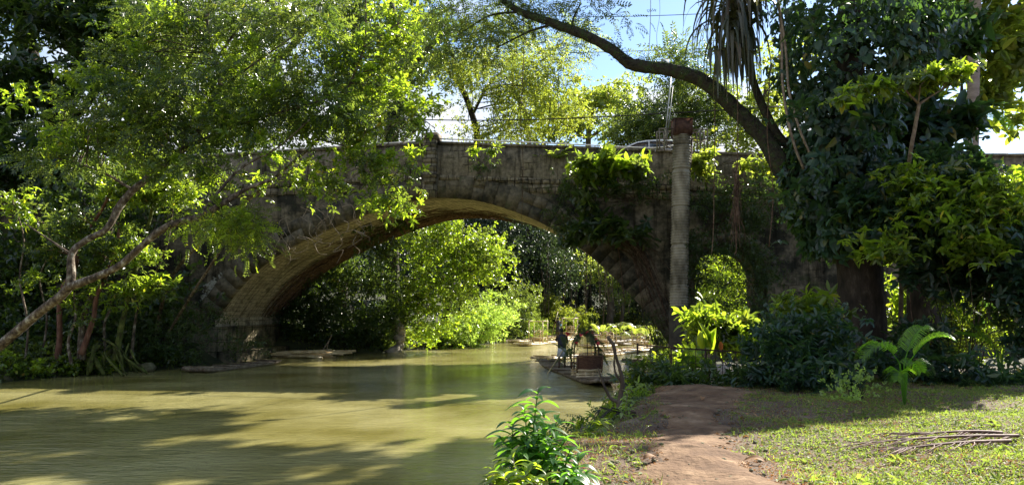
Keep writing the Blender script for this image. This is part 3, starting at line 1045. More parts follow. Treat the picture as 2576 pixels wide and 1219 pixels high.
mb.tube([(tx + .47, YC + .05, P(0, 345, YC)[2]), (cx + .5, YC + .05, P(0, 480, YC)[2])], .05, 6)
mb.build('rusty_pipe', RUST, col, True)
# floodlight on its pole
fl0 = P(1671, 374, YC); fl1 = P(1690, 172, YC)
fl = thing('floodlight', 'grey floodlight on a thin pole clamped to the column platform', 'floodlight', fl0)
mb = MB()
mb.tube([fl0, fl0.lerp(fl1, .5), fl1], .028, 6)
mb.tube([fl0 + Vector((.09, .05, 0)), fl1 + Vector((.05, .05, -.8))], .016, 5)
mb.tube([fl1, fl1 + Vector((-.42, 0, .04))], .022, 5)
mb.build('pole', GREYM, fl, True)
mb = MB()
hd = fl1 + Vector((-.3, 0, .24))
M = Matrix.Rotation(R(-22), 3, 'X') @ Matrix.Rotation(R(8), 3, 'Y')
mb.box(hd, (.34, .09, .4), M)
for k in range(6):
    mb.box(hd + M @ Vector((-.14 + k * .056, .065, 0)), (.012, .05, .36), M)
lh = mb.build('lamp_head', STEEL, fl)
mb = MB(); mb.box(hd + M @ Vector((0, -.048, 0)), (.27, .012, .3), M)
mb.build('lamp_glass', LAMPG, lh)

# street lamp behind the pilaster
lp = BW(uc + .1, BRW - .7, ztop(uc) - 1.0)
sl = thing('street_lamp', 'small grey street lamp arm rising behind the bridge pilaster', 'street lamp', lp)
mb = MB()
Yl = lp[1]
q0 = P(1095, 331, Yl); q1 = P(1095, 322, Yl); q2 = P(1045, 291, Yl)
mb.tube([lp, q0, q1], [.06, .05, .045], 8)
mb.tube([q1, q1.lerp(q2, .5) + Vector((0, 0, .05)), q2], [.045, .04, .035], 8)
mb.build('pole', GREYM, sl, True)
mb = MB()
mb.tube([q2, q2 + Vector((-.25, 0, .03)), q2 + Vector((-.5, 0, -.02))], [.06, .11, .05], 8)
mb.build('lamp_head', GREYM, sl, True)

# white water pipe along the coping, two lengths
for pa, nm in (([(450, 393), (560, 385), (700, 378), (860, 367), (960, 361), (1062, 355)], 'thin white water pipe on the coping left of the pilaster'),
               ([(1100, 349), (1200, 353), (1350, 359), (1480, 365), (1600, 371), (1655, 372), (1700, 366)], 'thin white water pipe on the coping right of the pilaster')):
    mb = MB()
    pts = []
    for px, py in pa:
        u, _ = B(px, py)
        pts.append(BW(u, -.02, max(ztop(u) + .035, B(px, py)[1] - 0)))
    pts = [Vector(q) for q in spline(pts, 6)]
    mb.tube(pts, .032, 6)
    tag(mb.build('water_pipe', PIPE, None, True), nm, 'pipe', 'white pipes on the bridge')


def cable(label, pts, r, mat=BLACKR, name='overhead_cable', group='overhead cables', cat='cable'):
    mb = MB()
    pts = [Vector(q) for q in spline([P(*p) for p in pts], 8)]
    mb.tube(pts, r, 5)
    return tag(mb.build(name, mat, None, True), label, cat, group)


cable('thick black twisted cable sagging across the whole width above the bridge', [(560, 262, 41), (780, 291, 40), (1050, 301, 39), (1300, 302, 38), (1550, 292, 37), (1750, 281, 36), (1960, 268, 35)], .028)
cable('thin cable crossing the open sky at the very top', [(1300, 38, 70), (1560, 42, 66), (1900, 30, 60)], .03)
cable('thin cable crossing the open sky lower down, over the mossy limb', [(1350, 135, 70), (1560, 130, 66), (1900, 118, 60)], .03)
cable('thin wire hanging straight down through the sky onto the limb', [(1637, -80, 24), (1636, 60, 24), (1630, 165, 24)], .012, GREYM, 'hanging_wire', 'hanging wires', 'wire')
cable('slack wavy wire hanging beside the straight one', [(1655, -80, 24.2), (1660, 30, 24.2), (1652, 90, 24.2), (1658, 150, 24.2)], .008, GREYM, 'hanging_wire', 'hanging wires', 'wire')

# car on the bridge
uc0 = B(1476, 370)[0] * 1.04
car = thing('parked_car', 'silver car crossing the bridge, only its roof and windows above the parapet', 'car', BW(uc0, 2.3, ztop(6) - 1.0), -PH)
car['_local'] = 1
side = [(.15, .35), (.05, .62), (.2, .85), (1.0, 1.0), (1.25, 1.05), (4.45, 1.06), (4.55, .9), (4.55, .35)]
roofp = [(1.0, 1.0), (1.55, 1.32), (2.1, 1.55), (2.6, 1.64), (3.4, 1.66), (4.05, 1.58), (4.3, 1.45), (4.45, 1.05)]


def extr(mbx, poly, w0, w1=None, zc=None):
    nn_ = len(poly); vs = []
    for s_ in (-1, 1):
        for (x, zz) in poly:
            w = w0 if w1 is None else w0 + (w1 - w0) * (zz - 1.0) / .66
            vs.append((x, 0.9 + s_ * w, zz))
    fs = [tuple(range(nn_)), tuple(range(2 * nn_ - 1, nn_ - 1, -1))]
    fs += [(i, i + nn_, (i + 1) % nn_ + nn_, (i + 1) % nn_) for i in range(nn_)]
    mbx.add(vs, fs)


mb = MB(); extr(mb, side, .9)
extr(mb, roofp, .84, .6)
body = mb.build('body', CARPAINT, car)
bv = body.modifiers.new('bevel', 'BEVEL'); bv.width = .05; bv.segments = 2; bv.limit_method = 'ANGLE'
for s_ in (-1, 1):
    for poly in ([(1.5, 1.1), (2.72, 1.1), (2.72, 1.55), (2.2, 1.5), (1.85, 1.36)], [(2.8, 1.1), (4.2, 1.12), (4.08, 1.44), (3.9, 1.53), (2.8, 1.56)]):
        vs = []
        for e in (0, .02):
            for (x, zz) in poly:
                w = .84 + (-.24) * (zz - 1.0) / .66
                vs.append((x, .9 + s_ * (w + .003 + e), zz))
        k = len(poly)
        mb = MB()
        mb.add(vs, [tuple(range(k)), tuple(range(2 * k - 1, k - 1, -1))] + [(i, (i + 1) % k, (i + 1) % k + k, i + k) for i in range(k)])
        mb.build('side_window', GLASSD, car)
mb = MB()
a_, b_ = Vector((1.1, 0, 1.06)), Vector((1.95, 0, 1.5)); nn_ = Vector((-.46, 0, .88)) * .02
mb.add([(a_ + nn_) + Vector((0, .9 - .74, 0)), (a_ + nn_) + Vector((0, .9 + .74, 0)), (b_ + nn_) + Vector((0, .9 + .6, 0)), (b_ + nn_) + Vector((0, .9 - .6, 0)),
        (a_) + Vector((0, .9 - .74, 0)), (a_) + Vector((0, .9 + .74, 0)), (b_) + Vector((0, .9 + .6, 0)), (b_) + Vector((0, .9 - .6, 0))],
       [(0, 1, 2, 3), (7, 6, 5, 4), (0, 4, 5, 1), (1, 5, 6, 2), (2, 6, 7, 3), (3, 7, 4, 0)])
mb.build('windscreen', GLASSD, car)
for x in (.95, 3.7):
    for y in (.12, 1.68):
        w = MB(); w.tube([(x, y - .1, .33), (x, y + .1, .33)], .33, 20)
        wh = w.build('wheel', BLACKR, car, True)
        w = MB(); w.tube([(x, y - .115, .33), (x, y + .115, .33)], .2, 12)
        w.build('rim', GREYM, wh, True)

# ------------------------------------------------------------------ roots on the bridge
def soffit_root(s0, s1, v0, v1, r, off=.06):
    pts = []
    n_ = 14
    ph = random.uniform(0, 6)
    for k in range(n_ + 1):
        t = k / n_
        p, tt, nn2 = on_arch(s0 + (s1 - s0) * t)
        v = v0 + (v1 - v0) * t + .22 * math.sin(t * 7 + ph) + random.uniform(-.06, .06)
        o_ = off + .12 * abs(math.sin(t * 9 + ph)) + random.uniform(0, .05)
        pts.append(BW(p[0] - nn2[0] * o_, v, p[1] - nn2[1] * o_))
    return pts


rt = MB()
for k in range(120):
    s0 = random.uniform(0, 2.5); s1 = random.uniform(5, 17)
    v0 = BRW - abs(random.gauss(0, 1.5)); v1 = BRW - abs(random.gauss(0, 1.0))
    rt.tube(spline(soffit_root(s0, s1, v0, v1, .03), 2), [random.uniform(.015, .045)] * 29, 5)
for k in range(40):
    s0 = random.uniform(5, 13); s1 = s0 + random.uniform(3, 8)
    rt.tube(spline(soffit_root(s0, s1, random.uniform(2, BRW), random.uniform(3, BRW + .2), .02), 2), [random.uniform(.01, .025)] * 29, 4)
tag(rt.build('climbing_roots', ROOT, None, True), 'thick mat of brown roots running up the left underside of the arch', 'roots', 'roots on the bridge')
rt = MB()
o0 = B(1510, 597)
for k in range(34):
    tx_, ty_ = random.uniform(1560, 1700), random.uniform(590, 860)
    if random.random() < .4: tx_, ty_ = random.uniform(1640, 1690), random.uniform(700, 880)
    a = Vector((o0[0] + random.uniform(0, 1.2), o0[1] + random.uniform(-.2, .2)))
    bq = B(tx_, ty_)
    c_ = (a[0] * .45 + bq[0] * .55, max(a[1], bq[1]) * .75 + min(a[1], bq[1]) * .25)
    pts = spline([BW(a[0], -.1, a[1]), BW((a[0] + c_[0]) / 2, -.28 - random.random() * .2, (a[1] + c_[1]) / 2 + .15), BW(c_[0], -.2 - random.random() * .25, c_[1]), BW(bq[0], -.1, bq[1])], 4)
    r = random.uniform(.012, .045)
    rt.tube(pts, [r * (1 - .5 * i / len(pts)) for i in range(len(pts))], 5)
tag(rt.build('climbing_roots', ROOT, None, True), 'pale thin roots draped down the right haunch of the arch', 'roots', 'roots on the bridge')

# ================================================================== TREES AND PLANTS
def G(px, Y, dz=0.0):
    """ground point in the direction of column px at distance Y"""
    x = (px - CX) / F * Y
    return Vector((x, Y, gz(x, Y) + dz))


def gp(px, Y):
    """(px, py, Y) of the ground there, for trunk bases"""
    g = G(px, Y)
    # invert P for the row
    d = Vector((0, Y, g.z - H))
    fwd = math.cos(TH) * Y + math.sin(TH) * (g.z - H)
    up = -math.sin(TH) * Y + math.cos(TH) * (g.z - H)
    k = fwd
    return (CX + g.x / k * F, CY - up / k * F, Y)


def rock(mbx, c, r, sq=.7):
    nl, nn2 = 6, 9
    vs = []
    o = Vector((random.uniform(0, 90), 0, 0))
    for i in range(nl + 1):
        th = math.pi * i / nl
        for j in range(nn2):
            ph = 2 * math.pi * j / nn2
            d = Vector((math.sin(th) * math.cos(ph), math.sin(th) * math.sin(ph), math.cos(th)))
            rr = r * (1 + .35 * mnoise.noise(d * 1.3 + o))
            vs.append(Vector(c) + Vector((d.x * rr, d.y * rr, d.z * rr * sq)))
    fs = [(i * nn2 + j, i * nn2 + (j + 1) % nn2, (i + 1) * nn2 + (j + 1) % nn2, (i + 1) * nn2 + j) for i in range(nl) for j in range(nn2)]
    mbx.add(vs, fs)


# ---- leaning tree reaching over the river from the left bank
LB = (-60, 905, 29)
LT_ = tree('leaning_tree', 'slender tree leaning out from the left bank, forked low, over the river', 'tree',
     [[(*LB, .22), (0, 868, 28.6, .19), (90, 792, 28, .17), (172, 722, 27.5, .165), (180, 640, 27.5, .12), (215, 605, 27.6, .115), (268, 575, 27.6, .11), (300, 520, 27.7, .14), (335, 478, 27.8, .13),
       (400, 425, 28, .125), (468, 368, 28.2, .115), (520, 300, 28.4, .1), (552, 225, 28.6, .09), (545, 150, 28.8, .08), (520, 60, 29, .07), (540, -30, 29, .06)],
      [(172, 722, 27.5, .17), (232, 700, 27.2, .135), (300, 668, 26.9, .125), (360, 615, 26.6, .12), (420, 570, 26.4, .13), (500, 545, 26.2, .12), (560, 512, 26, .11), (620, 475, 26, .08), (680, 452, 26, .05)],
      [(500, 545, 26.2, .07), (560, 470, 26.6, .06), (610, 420, 27, .045), (700, 370, 27, .03), (780, 300, 27, .02)],
      [(545, 150, 28.8, .06), (610, 60, 29, .05), (700, -20, 29, .04)],
      [(552, 225, 28.6, .05), (640, 160, 28, .04), (740, 90, 28, .03)],
      [(468, 368, 28.2, .05), (560, 330, 27.8, .045), (680, 290, 27.5, .035), (820, 250, 27.5, .02)],
      [(335, 478, 27.8, .05), (250, 430, 28, .04), (150, 400, 28, .03), (90, 380, 28, .02)],
      [(180, 640, 27.5, .05), (120, 600, 27.7, .035), (60, 560, 28, .02)]],
     [pb(430, 60, 29, 150, 90, 420), pb(600, 60, 29, 160, 90, 520), pb(330, 190, 28.5, 130, 90, 420), pb(500, 230, 28, 150, 90, 420),
      pb(650, 230, 28, 130, 110, 420), pb(760, 100, 28, 120, 110, 420), pb(250, 320, 28, 140, 80, 360), pb(420, 330, 28, 150, 70, 420),
      pb(640, 330, 27.5, 140, 50, 280), pb(170, 420, 28, 110, 50, 170), pb(480, 430, 27.5, 140, 40, 170), pb(560, 430, 27, 90, 40, 70), pb(800, 260, 27.5, 110, 90, 300)],
     PINNW, .42, MID, BARKP, None, 13, .36, .5, 170, .03, .6)
crown('crown', [pb(430, 60, 28.4, 90, 50, 60), pb(250, 200, 28, 90, 50, 60), pb(330, 330, 27.6, 100, 40, 70), pb(600, 120, 28, 90, 60, 60), pb(560, 300, 27.4, 100, 50, 70), pb(180, 350, 27.6, 80, 40, 50),
                pb(90, 240, 28, 60, 60, 40), pb(720, 210, 27.6, 90, 70, 70), pb(470, 420, 27.2, 90, 40, 40), pb(660, 370, 27, 90, 30, 26), pb(300, 90, 28, 80, 60, 50)], WHORL, .3, LIME, LT_, 6, .3, .5, .7)
tree('flowering_shrub_tree', 'pale feathery tree with drooping compound leaves low under the forked limb', 'tree',
     [[(*gp(405, 37.5), .07), (470, 760, 33, .06), (560, 620, 28, .045), (600, 545, 27, .03)]],
     [pb(590, 555, 26.3, 75, 40, 230), pb(560, 570, 26.3, 50, 30, 110), pb(640, 600, 26.3, 32, 55, 120), pb(480, 560, 26.6, 30, 22, 60)],
     PINNB, .42, LIME, BARKP, None, 12, .3, .8, 18, .015, .5)
# hanging twigs and lime tufts over the bridge face
tree('young_tree', 'young tree with lime leaf tufts and bare twigs hanging before the arch crown', 'tree',
     [[(*gp(390, 37), .09), (430, 700, 34, .08), (560, 560, 30, .07), (700, 440, 29.5, .06), (800, 350, 29, .05), (860, 250, 29, .045), (915, 120, 29, .04), (920, -10, 29, .03)],
      [(800, 350, 29, .035), (900, 380, 28.6, .03), (970, 440, 28.4, .022), (1030, 520, 28.2, .012)],
      [(860, 250, 29, .03), (820, 290, 29, .02)], [(915, 120, 29, .03), (1000, 60, 29, .02)]],
     [pb(740, 410, 28.5, 80, 40, 34), pb(660, 450, 28.5, 60, 40, 24), pb(820, 340, 28.6, 80, 30, 50), pb(760, 470, 28.4, 50, 30, 40), pb(900, 400, 28.5, 90, 40, 120), pb(960, 480, 28.4, 80, 60, 130), pb(1000, 520, 28.2, 50, 40, 60), pb(840, 470, 28.6, 60, 40, 70), pb(1030, 420, 28.4, 30, 40, 36),
      pb(900, 300, 29, 90, 70, 200), pb(960, 200, 29.5, 90, 90, 260), pb(1000, 80, 29.5, 100, 90, 260), pb(1060, 280, 29, 60, 60, 110), pb(860, 130, 29, 60, 90, 160)],
     WHORL, .26, LIME, BARKP, None, 7, .3, .6, 120, .02, .6)
# bare hanging twig spray
mb = MB()
b0 = P(700, 520, 27.5)
for k in range(26):
    a = P(random.uniform(700, 900), random.uniform(500, 600), 27.5)
    q = [a]
    for j in range(4):
        q.append(q[-1] + Vector((random.uniform(-.35, .45), random.uniform(-.2, .2), random.uniform(-.5, .1))))
    mb.tube(spline(q, 3), [.014 * (1 - i / 14) + .003 for i in range(13)], 4, False)
tag(mb.build('bare_twigs', LIANA), 'spray of bare pale twigs dangling over the left haunch of the arch', 'twigs')

# ---- left bank stems
stems = [
    ('slim_tree', 'slim brown tree nearest the river edge in the left bank cluster', [(140, 925), (150, 850), (152, 740), (185, 680), (205, 610), (260, 520), (300, 430)], 32.2, .13, BARKR),
    ('slim_tree', 'pale sunlit tree rising straight in the left bank cluster', [(205, 905), (210, 800), (240, 720), (262, 640), (285, 560), (320, 450), (330, 330)], 32.6, .15, BARKP),
    ('slim_tree', 'reddish tree bending right in the left bank cluster', [(205, 890), (235, 800), (245, 740), (290, 640), (300, 560)], 32.0, .11, BARKR),
    ('slim_tree', 'mossy tree leaning right with hanging roots in the left bank cluster', [(290, 905), (310, 800), (335, 700), (355, 630), (385, 520), (400, 430)], 33, .13, MOSS),
    ('slim_tree', 'thin pale sapling right of the left bank cluster', [(330, 900), (350, 760), (410, 650), (430, 560), (440, 460)], 34, .06, BARKP),
]
lbl = [[pb(200, 560, 32, 70, 60, 221), pb(130, 640, 32, 60, 40, 102)], [pb(300, 480, 32, 70, 60, 221), pb(350, 380, 32, 70, 60, 204)],
       [pb(250, 650, 32, 50, 60, 153), pb(310, 600, 32, 40, 40, 102)], [pb(400, 470, 32.5, 80, 50, 221), pb(350, 640, 32, 60, 40, 136), pb(410, 720, 32, 30, 25, 51)],
       [pb(440, 480, 33, 60, 50, 170), pb(330, 730, 32, 60, 40, 136)]]
for (nm, lab, path, Y, r, bk), bl in zip(stems, lbl):
    pts = [(*q, Y + random.uniform(-.2, .2), r * (1.25 if i == 0 else 1 - .1 * i)) for i, q in enumerate(path)]
    tree(nm, lab, 'tree', [pts], bl, WHORL, .25, LIME if bk is not BARKR else MID, bk, 'slim trees clustered on the left bank', 6, .3, .5, 30, .02, .5)
for (path, Y, r, lab) in (([(60, 930), (70, 820), (50, 700), (60, 600), (30, 500)], 31.5, .05, 'thin arching sapling at the far left edge'), ([(100, 925), (118, 800), (100, 700), (130, 620), (110, 560)], 32.5, .045, 'thin sapling just left of the slim brown tree'),
                          ([(268, 910), (262, 820), (280, 760), (268, 680), (300, 600)], 33.3, .06, 'thin mossy stem in the middle of the left bank cluster'), ([(180, 915), (172, 860), (190, 800), (186, 740)], 31.8, .07, 'short pale stem in front of the left bank cluster')):
    tree('slim_tree', lab, 'tree', [[(*q, Y, r * (1 - .12 * i)) for i, q in enumerate(path)]], [pb(path[-1][0], path[-1][1], Y, 50, 40, 70), pb(path[2][0] + 10, path[2][1], Y, 40, 30, 30)], WHORL, .24, LIME, BARKP, 'slim trees clustered on the left bank', 6, .3, .5, 20, .015, .5)
# gnarled mossy roots & stones at that bank
mb = MB()
for k in range(22):
    a = P(random.uniform(120, 330), random.uniform(850, 900), 33)
    b_ = P(a[0] / 33 * F + CX + random.uniform(-50, 50), 945, random.uniform(32, 33.4)); b_.z = random.uniform(-.1, .3)
    m_ = a.lerp(b_, .5) + Vector((random.uniform(-.4, .4), -.3, random.uniform(0, .3)))
    r = random.uniform(.03, .085)
    mb.tube(spline([a, m_, b_], 5), [r * (1 + .3 * math.sin(i)) for i in range(11)], 6, True, .12)
tag(mb.build('mossy_roots', MOSS, None, True), 'tangle of mossy exposed roots along the left bank edge', 'roots')


spots = [(60, 'small mossy rock at the far left water edge'), (165, 'rounded mossy rock below the slim trees'), (255, 'mossy rock at the tip of the left bank'), (405, 'dark mossy boulder beside the shaded left bank')]
for i, (px, lab) in enumerate(spots):
    Y = [30.6, 32.2, 33.6, 34.6][i]
    mb = MB(); rock(mb, P(px, 0, Y).xy.to_3d() + Vector((0, 0, .18)), random.uniform(.3, .5))
    tag(mb.build('rock', ROCKD), lab, 'rock', 'rocks at the water edge')

# low plants at left bank edge
for px, Y, w, lab in ((40, 30.8, 70, 'low leafy plants at the far left water edge'), (130, 32, 60, 'low leafy plants around the slim brown tree foot'), (235, 33.2, 55, 'low leafy plants at the tip of the left bank')):
    b_ = G(px, Y)
    bush('low_plant', lab, 'plant', b_, [(b_ + Vector((0, 0, .35)), (w * Y / F, .6, .4), 130)], TUFTW, .34, LIME, 'low plants on the left bank', 8, .18, .6, 8)

# ---- dark trees and scrub filling the left side
tree('dark_forest_tree', 'massive dark tree with forked trunk in the top left corner', 'tree',
     [[(*gp(150, 44), .9), (150, 500, 44, .75), (140, 300, 44, .65), (80, 160, 44, .5), (50, -20, 44, .4)],
      [(140, 300, 44, .5), (190, 220, 44, .42), (215, 60, 44, .35), (240, -60, 44, .3)], [(150, 320, 44, .3), (220, 260, 44, .25), (270, 150, 44, .2)]],
     [pb(60, 40, 42, 150, 110, 420), pb(230, 30, 42, 140, 90, 420), pb(40, 220, 41, 90, 130, 300), pb(20, 420, 40, 110, 120, 300), pb(300, 120, 42, 110, 90, 300), pb(-120, 200, 42, 130, 160, 420), pb(-300, 380, 41, 160, 160, 420)],
     WHORL, .62, DARK, BARKD, 'tall trees behind the left bank', 12, .7, .5, 60, .06)
tree('dark_forest_tree', 'tall tree with pale sunlit trunk, right of the forked dark tree', 'tree',
     [[(*gp(340, 46), .6), (345, 480, 46, .5), (365, 350, 46, .45), (385, 180, 46, .42), (440, 60, 46, .4), (470, -60, 46, .35)]],
     [pb(400, 50, 44, 160, 90, 420), pb(360, 240, 44, 130, 110, 380), pb(330, 400, 43, 150, 90, 360), pb(520, 150, 45, 130, 110, 380), pb(470, 330, 46, 130, 90, 340)],
     TUFTW, .75, DARK, BARK, 'tall trees behind the left bank', 12, .7, .5, 60, .06)
tree('tall_tree', 'tall sunlit tree standing behind the left end of the bridge', 'tree',
     [[(*gp(610, 56), .5), (620, 400, 56, .45), (650, 200, 56, .4), (640, -40, 56, .3)], [(650, 200, 56, .25), (780, 60, 55, .18), (840, -60, 55, .12)]],
     [pb(620, 60, 54, 160, 110, 520), pb(780, 20, 54, 150, 90, 460), pb(560, 250, 53, 150, 90, 460), pb(700, 330, 53, 150, 50, 360), pb(450, 60, 52, 120, 120, 320)],
     TUFT, .8, MID, BARK, 'tall trees behind the left bank', 14, .75, .5, 50, .06)
tree('vine_draped_tree', 'dark shaggy trunk wrapped in vines just left of the bridge pilaster', 'tree',
     [[(*gp(990, 53), .5), (985, 380, 53, .45), (1000, 260, 53, .45), (1010, 140, 53, .35), (980, 0, 53, .25)], [(1010, 200, 53, .25), (1080, 120, 52, .18), (1150, 60, 52, .1)], [(1000, 280, 53, .2), (920, 200, 53, .15), (850, 180, 53, .08)]],
     [pb(1000, 290, 52, 38, 75, 420), pb(900, 310, 52, 60, 50, 160), pb(1010, 120, 52, 110, 80, 380), pb(1130, 70, 52, 110, 60, 300), pb(880, 150, 52, 90, 70, 260)],
     TUFT, .62, DARK, BARKD, 'trees standing behind the bridge', 12, .5, .6, 40, .05)
tree('tall_tree', 'dense tall tree filling the view between the leaning tree and the bridge pilaster', 'tree',
     [[(*gp(860, 60), .45), (870, 380, 60, .4), (880, 250, 60, .35), (900, 60, 60, .28), (905, -40, 60, .2)], [(875, 300, 60, .25), (960, 180, 59, .18), (1060, 60, 58, .1)], [(880, 260, 60, .2), (800, 120, 59, .14)]],
     [pb(900, 60, 58, 130, 80, 520), pb(1030, 60, 58, 100, 70, 380), pb(860, 220, 58, 80, 70, 300), pb(970, 210, 58, 90, 80, 330), pb(1050, 170, 57, 70, 60, 220), pb(940, 330, 57, 110, 30, 200), pb(740, 250, 58, 50, 90, 160)],
     TUFTW, .72, MID, BARK, 'trees standing behind the bridge', 12, .65, .5, 50, .05)
tree('vine_hung_tree', 'bare dark trunk hung with trailing vines right of the bridge pilaster', 'tree',
     [[(*gp(1120, 62), .3), (1170, 480, 60, .28), (1200, 360, 57, .26), (1188, 290, 56, .24), (1160, 220, 56, .2), (1120, 170, 56, .12)], [(1188, 290, 56, .12), (1240, 200, 56, .1), (1330, 150, 56, .06)]],
     [pb(1150, 170, 54, 60, 60, 260), pb(1140, 290, 55, 30, 40, 60), pb(1250, 190, 54, 130, 60, 700), pb(1330, 260, 55, 100, 70, 700), pb(1380, 180, 55, 80, 60, 420), pb(1290, 330, 55, 110, 30, 420), pb(1180, 345, 55, 40, 12, 60), pb(1420, 300, 55, 60, 50, 260)],
     TUFT, .62, HERB, BARKD, 'trees standing behind the bridge', 12, .5, .7, 50, .05)
mb = MB()
for k in range(26):
    x = random.uniform(1130, 1420); y = random.uniform(150, 230)
    L = random.uniform(50, 110)
    a = P(x, y, 54.5); b_ = P(x + random.uniform(-8, 8), y + L, 54.5)
    mb.tube([a, a.lerp(b_, .5) + Vector((random.uniform(-.15, .15), 0, 0)), b_], .03, 4, False)
tag(mb.build('hanging_vines', BARKD), 'curtain of thin vines hanging beyond the parapet right of the pilaster', 'vines')
tree('round_tree', 'broad lime green tree beyond the middle of the right parapet', 'tree',
     [[(*gp(1480, 92), .4), (1480, 360, 92, .35), (1490, 280, 92, .25)], [(1480, 350, 92, .2), (1400, 300, 92, .12)], [(1480, 350, 92, .2), (1560, 290, 92, .12)]],
     [pb(1480, 280, 91, 140, 70, 620), pb(1400, 310, 90, 90, 50, 260), pb(1560, 250, 91, 70, 50, 200), pb(1350, 250, 91, 60, 50, 120)],
     TUFTW, .95, YEL, BARK, 'trees standing behind the bridge', 14, .85, .5, 40, .05)
tree('feathery_tree', 'dark feathery tree with fronds behind the floodlight', 'tree',
     [[(*gp(1720, 52), .35), (1715, 340, 52, .3), (1710, 240, 52, .22), (1700, 160, 52, .12)], [(1710, 330, 52, .15), (1620, 280, 52, .08)], [(1710, 300, 52, .15), (1800, 240, 52, .08)]],
     [pb(1650, 300, 50, 90, 60, 560), pb(1720, 160, 51, 80, 60, 260), pb(1760, 240, 51, 80, 70, 380), pb(1840, 300, 50, 60, 50, 300), pb(1590, 345, 50, 60, 22, 200)],
     PINN, .95, MID, BARK, 'trees standing behind the bridge', 9, .55, .5, 50, .04)
tree('spreading_tree', 'wispy yellow-green tree spreading over the road behind the vine curtain', 'tree',
     [[(*gp(1330, 80), .3), (1330, 340, 80, .25), (1290, 220, 80, .2), (1300, 100, 80, .12)], [(1290, 220, 80, .12), (1400, 120, 80, .08), (1480, 60, 80, .04)]],
     [pb(1200, 130, 78, 90, 60, 170), pb(1330, 80, 78, 120, 60, 220), pb(1450, 110, 78, 80, 50, 130), pb(1130, 190, 77, 60, 50, 90)],
     PINN, 1.0, YEL, BARK, 'trees standing behind the bridge', 9, .6, .4, 80, .04)
tree('bright_tree', 'bright tree half hidden behind the leaning black limb near the right end of the bridge', 'tree',
     [[(*gp(1930, 48), .3), (1925, 330, 48, .25), (1930, 200, 48, .15)]],
     [pb(1930, 270, 47, 80, 70, 240), pb(1870, 350, 47, 80, 25, 110), pb(1980, 150, 47, 60, 70, 140), pb(1760, 360, 46, 40, 20, 40)],
     TUFTW, .6, YEL, BARK, 'trees standing behind the bridge', 10, .5, .5, 30, .04)

# thickets
def thicket(label, px, Y, blobs, temps, size, mat, group, per=12, sr=.5, nst=30, name='thicket', bark=BARKD):
    return bush(name, label, 'thicket', G(px, Y), blobs, temps, size, mat, group, per, sr, .6, nst, bark, .6, .03)


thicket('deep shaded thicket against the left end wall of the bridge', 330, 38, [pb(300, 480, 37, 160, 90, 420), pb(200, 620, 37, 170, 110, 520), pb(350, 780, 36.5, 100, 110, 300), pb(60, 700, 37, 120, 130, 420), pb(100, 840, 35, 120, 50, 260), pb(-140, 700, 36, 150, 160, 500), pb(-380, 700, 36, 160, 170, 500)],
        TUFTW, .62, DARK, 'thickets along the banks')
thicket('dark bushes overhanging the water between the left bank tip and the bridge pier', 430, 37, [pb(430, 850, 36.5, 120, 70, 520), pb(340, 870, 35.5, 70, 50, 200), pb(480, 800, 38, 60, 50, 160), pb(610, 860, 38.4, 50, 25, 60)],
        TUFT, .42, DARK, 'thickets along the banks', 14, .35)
thicket('sunlit scrub on the left bank behind the arch', 900, 50.5, [pb(890, 700, 49, 60, 36, 220), pb(950, 680, 50, 35, 26, 60)], TUFTW, .42, MID, 'thickets along the banks', 12, .4)
thicket('dark ivy hanging over the left bank behind the arch', 880, 50, [pb(790, 740, 48.5, 60, 80, 800), pb(750, 820, 48, 50, 60, 560), pb(830, 660, 50, 70, 50, 600), pb(860, 820, 48.2, 90, 60, 700), pb(950, 820, 48.5, 60, 50, 400), pb(960, 740, 49.5, 50, 60, 400)], TUFT, .6, DARK, 'thickets along the banks', 14, .4)
mb = MB()
for k in range(9):
    c = P(1018 + random.uniform(-14, 14), 0, 48.6 + random.uniform(-.3, .3)); c.z = .1 + k * .24
    rock(mb, c, random.uniform(.28, .45) * (1 - k * .03), .8)
tag(mb.build('stone_stump', ROCK), 'pale broken stone stump at the water edge under the lime tree', 'rock')
tree('bright_bank_tree', 'glowing lime tree leaning over the water, framed by the arch', 'tree',
     [[(*gp(1010, 51), .25), (1020, 760, 51, .22), (1060, 660, 51, .18), (1100, 600, 51, .12)], [(1020, 760, 51, .15), (1140, 690, 50.5, .1), (1240, 670, 50, .05)]],
     [pb(1090, 610, 50, 110, 75, 800), pb(1190, 640, 50, 80, 75, 560), pb(1070, 720, 49.5, 55, 60, 380), pb(1150, 740, 49.5, 70, 50, 340), pb(1250, 670, 50, 45, 40, 150), pb(1060, 810, 49.4, 60, 60, 340)],
     TUFTW, .42, LIME, BARK, None, 16, .5, .7, 50, .04)
thicket('pale green herbs spilling down to the water beyond the bright tree', 1200, 57, [pb(1200, 810, 55.5, 80, 50, 620), pb(1140, 840, 53.5, 50, 35, 260), pb(1240, 780, 57, 60, 40, 260)], TUFTN, .45, PALE, 'thickets along the banks', 12, .35)
thicket('dark leafy bank behind the square framed raft', 1320, 66, [pb(1310, 800, 65, 60, 50, 300), pb(1290, 760, 66, 60, 50, 260)], TUFTN, .55, MID, 'thickets along the banks', 12, .45)
thicket('leafy bank with pale leaves behind the standing far raftsman', 1400, 76, [pb(1400, 800, 76, 60, 35, 260), pb(1450, 810, 77, 40, 30, 180), pb(1370, 770, 77, 60, 40, 200)], TUFTN, .6, HERB, 'thickets along the banks', 12, .5)
thicket('banana-like clump in front of the far forest', 1520, 92, [pb(1520, 800, 90, 60, 25, 160), pb(1600, 810, 92, 50, 25, 140), pb(1660, 790, 93, 50, 40, 160)], TUFTN, .9, HERB, 'thickets along the banks', 10, .6)
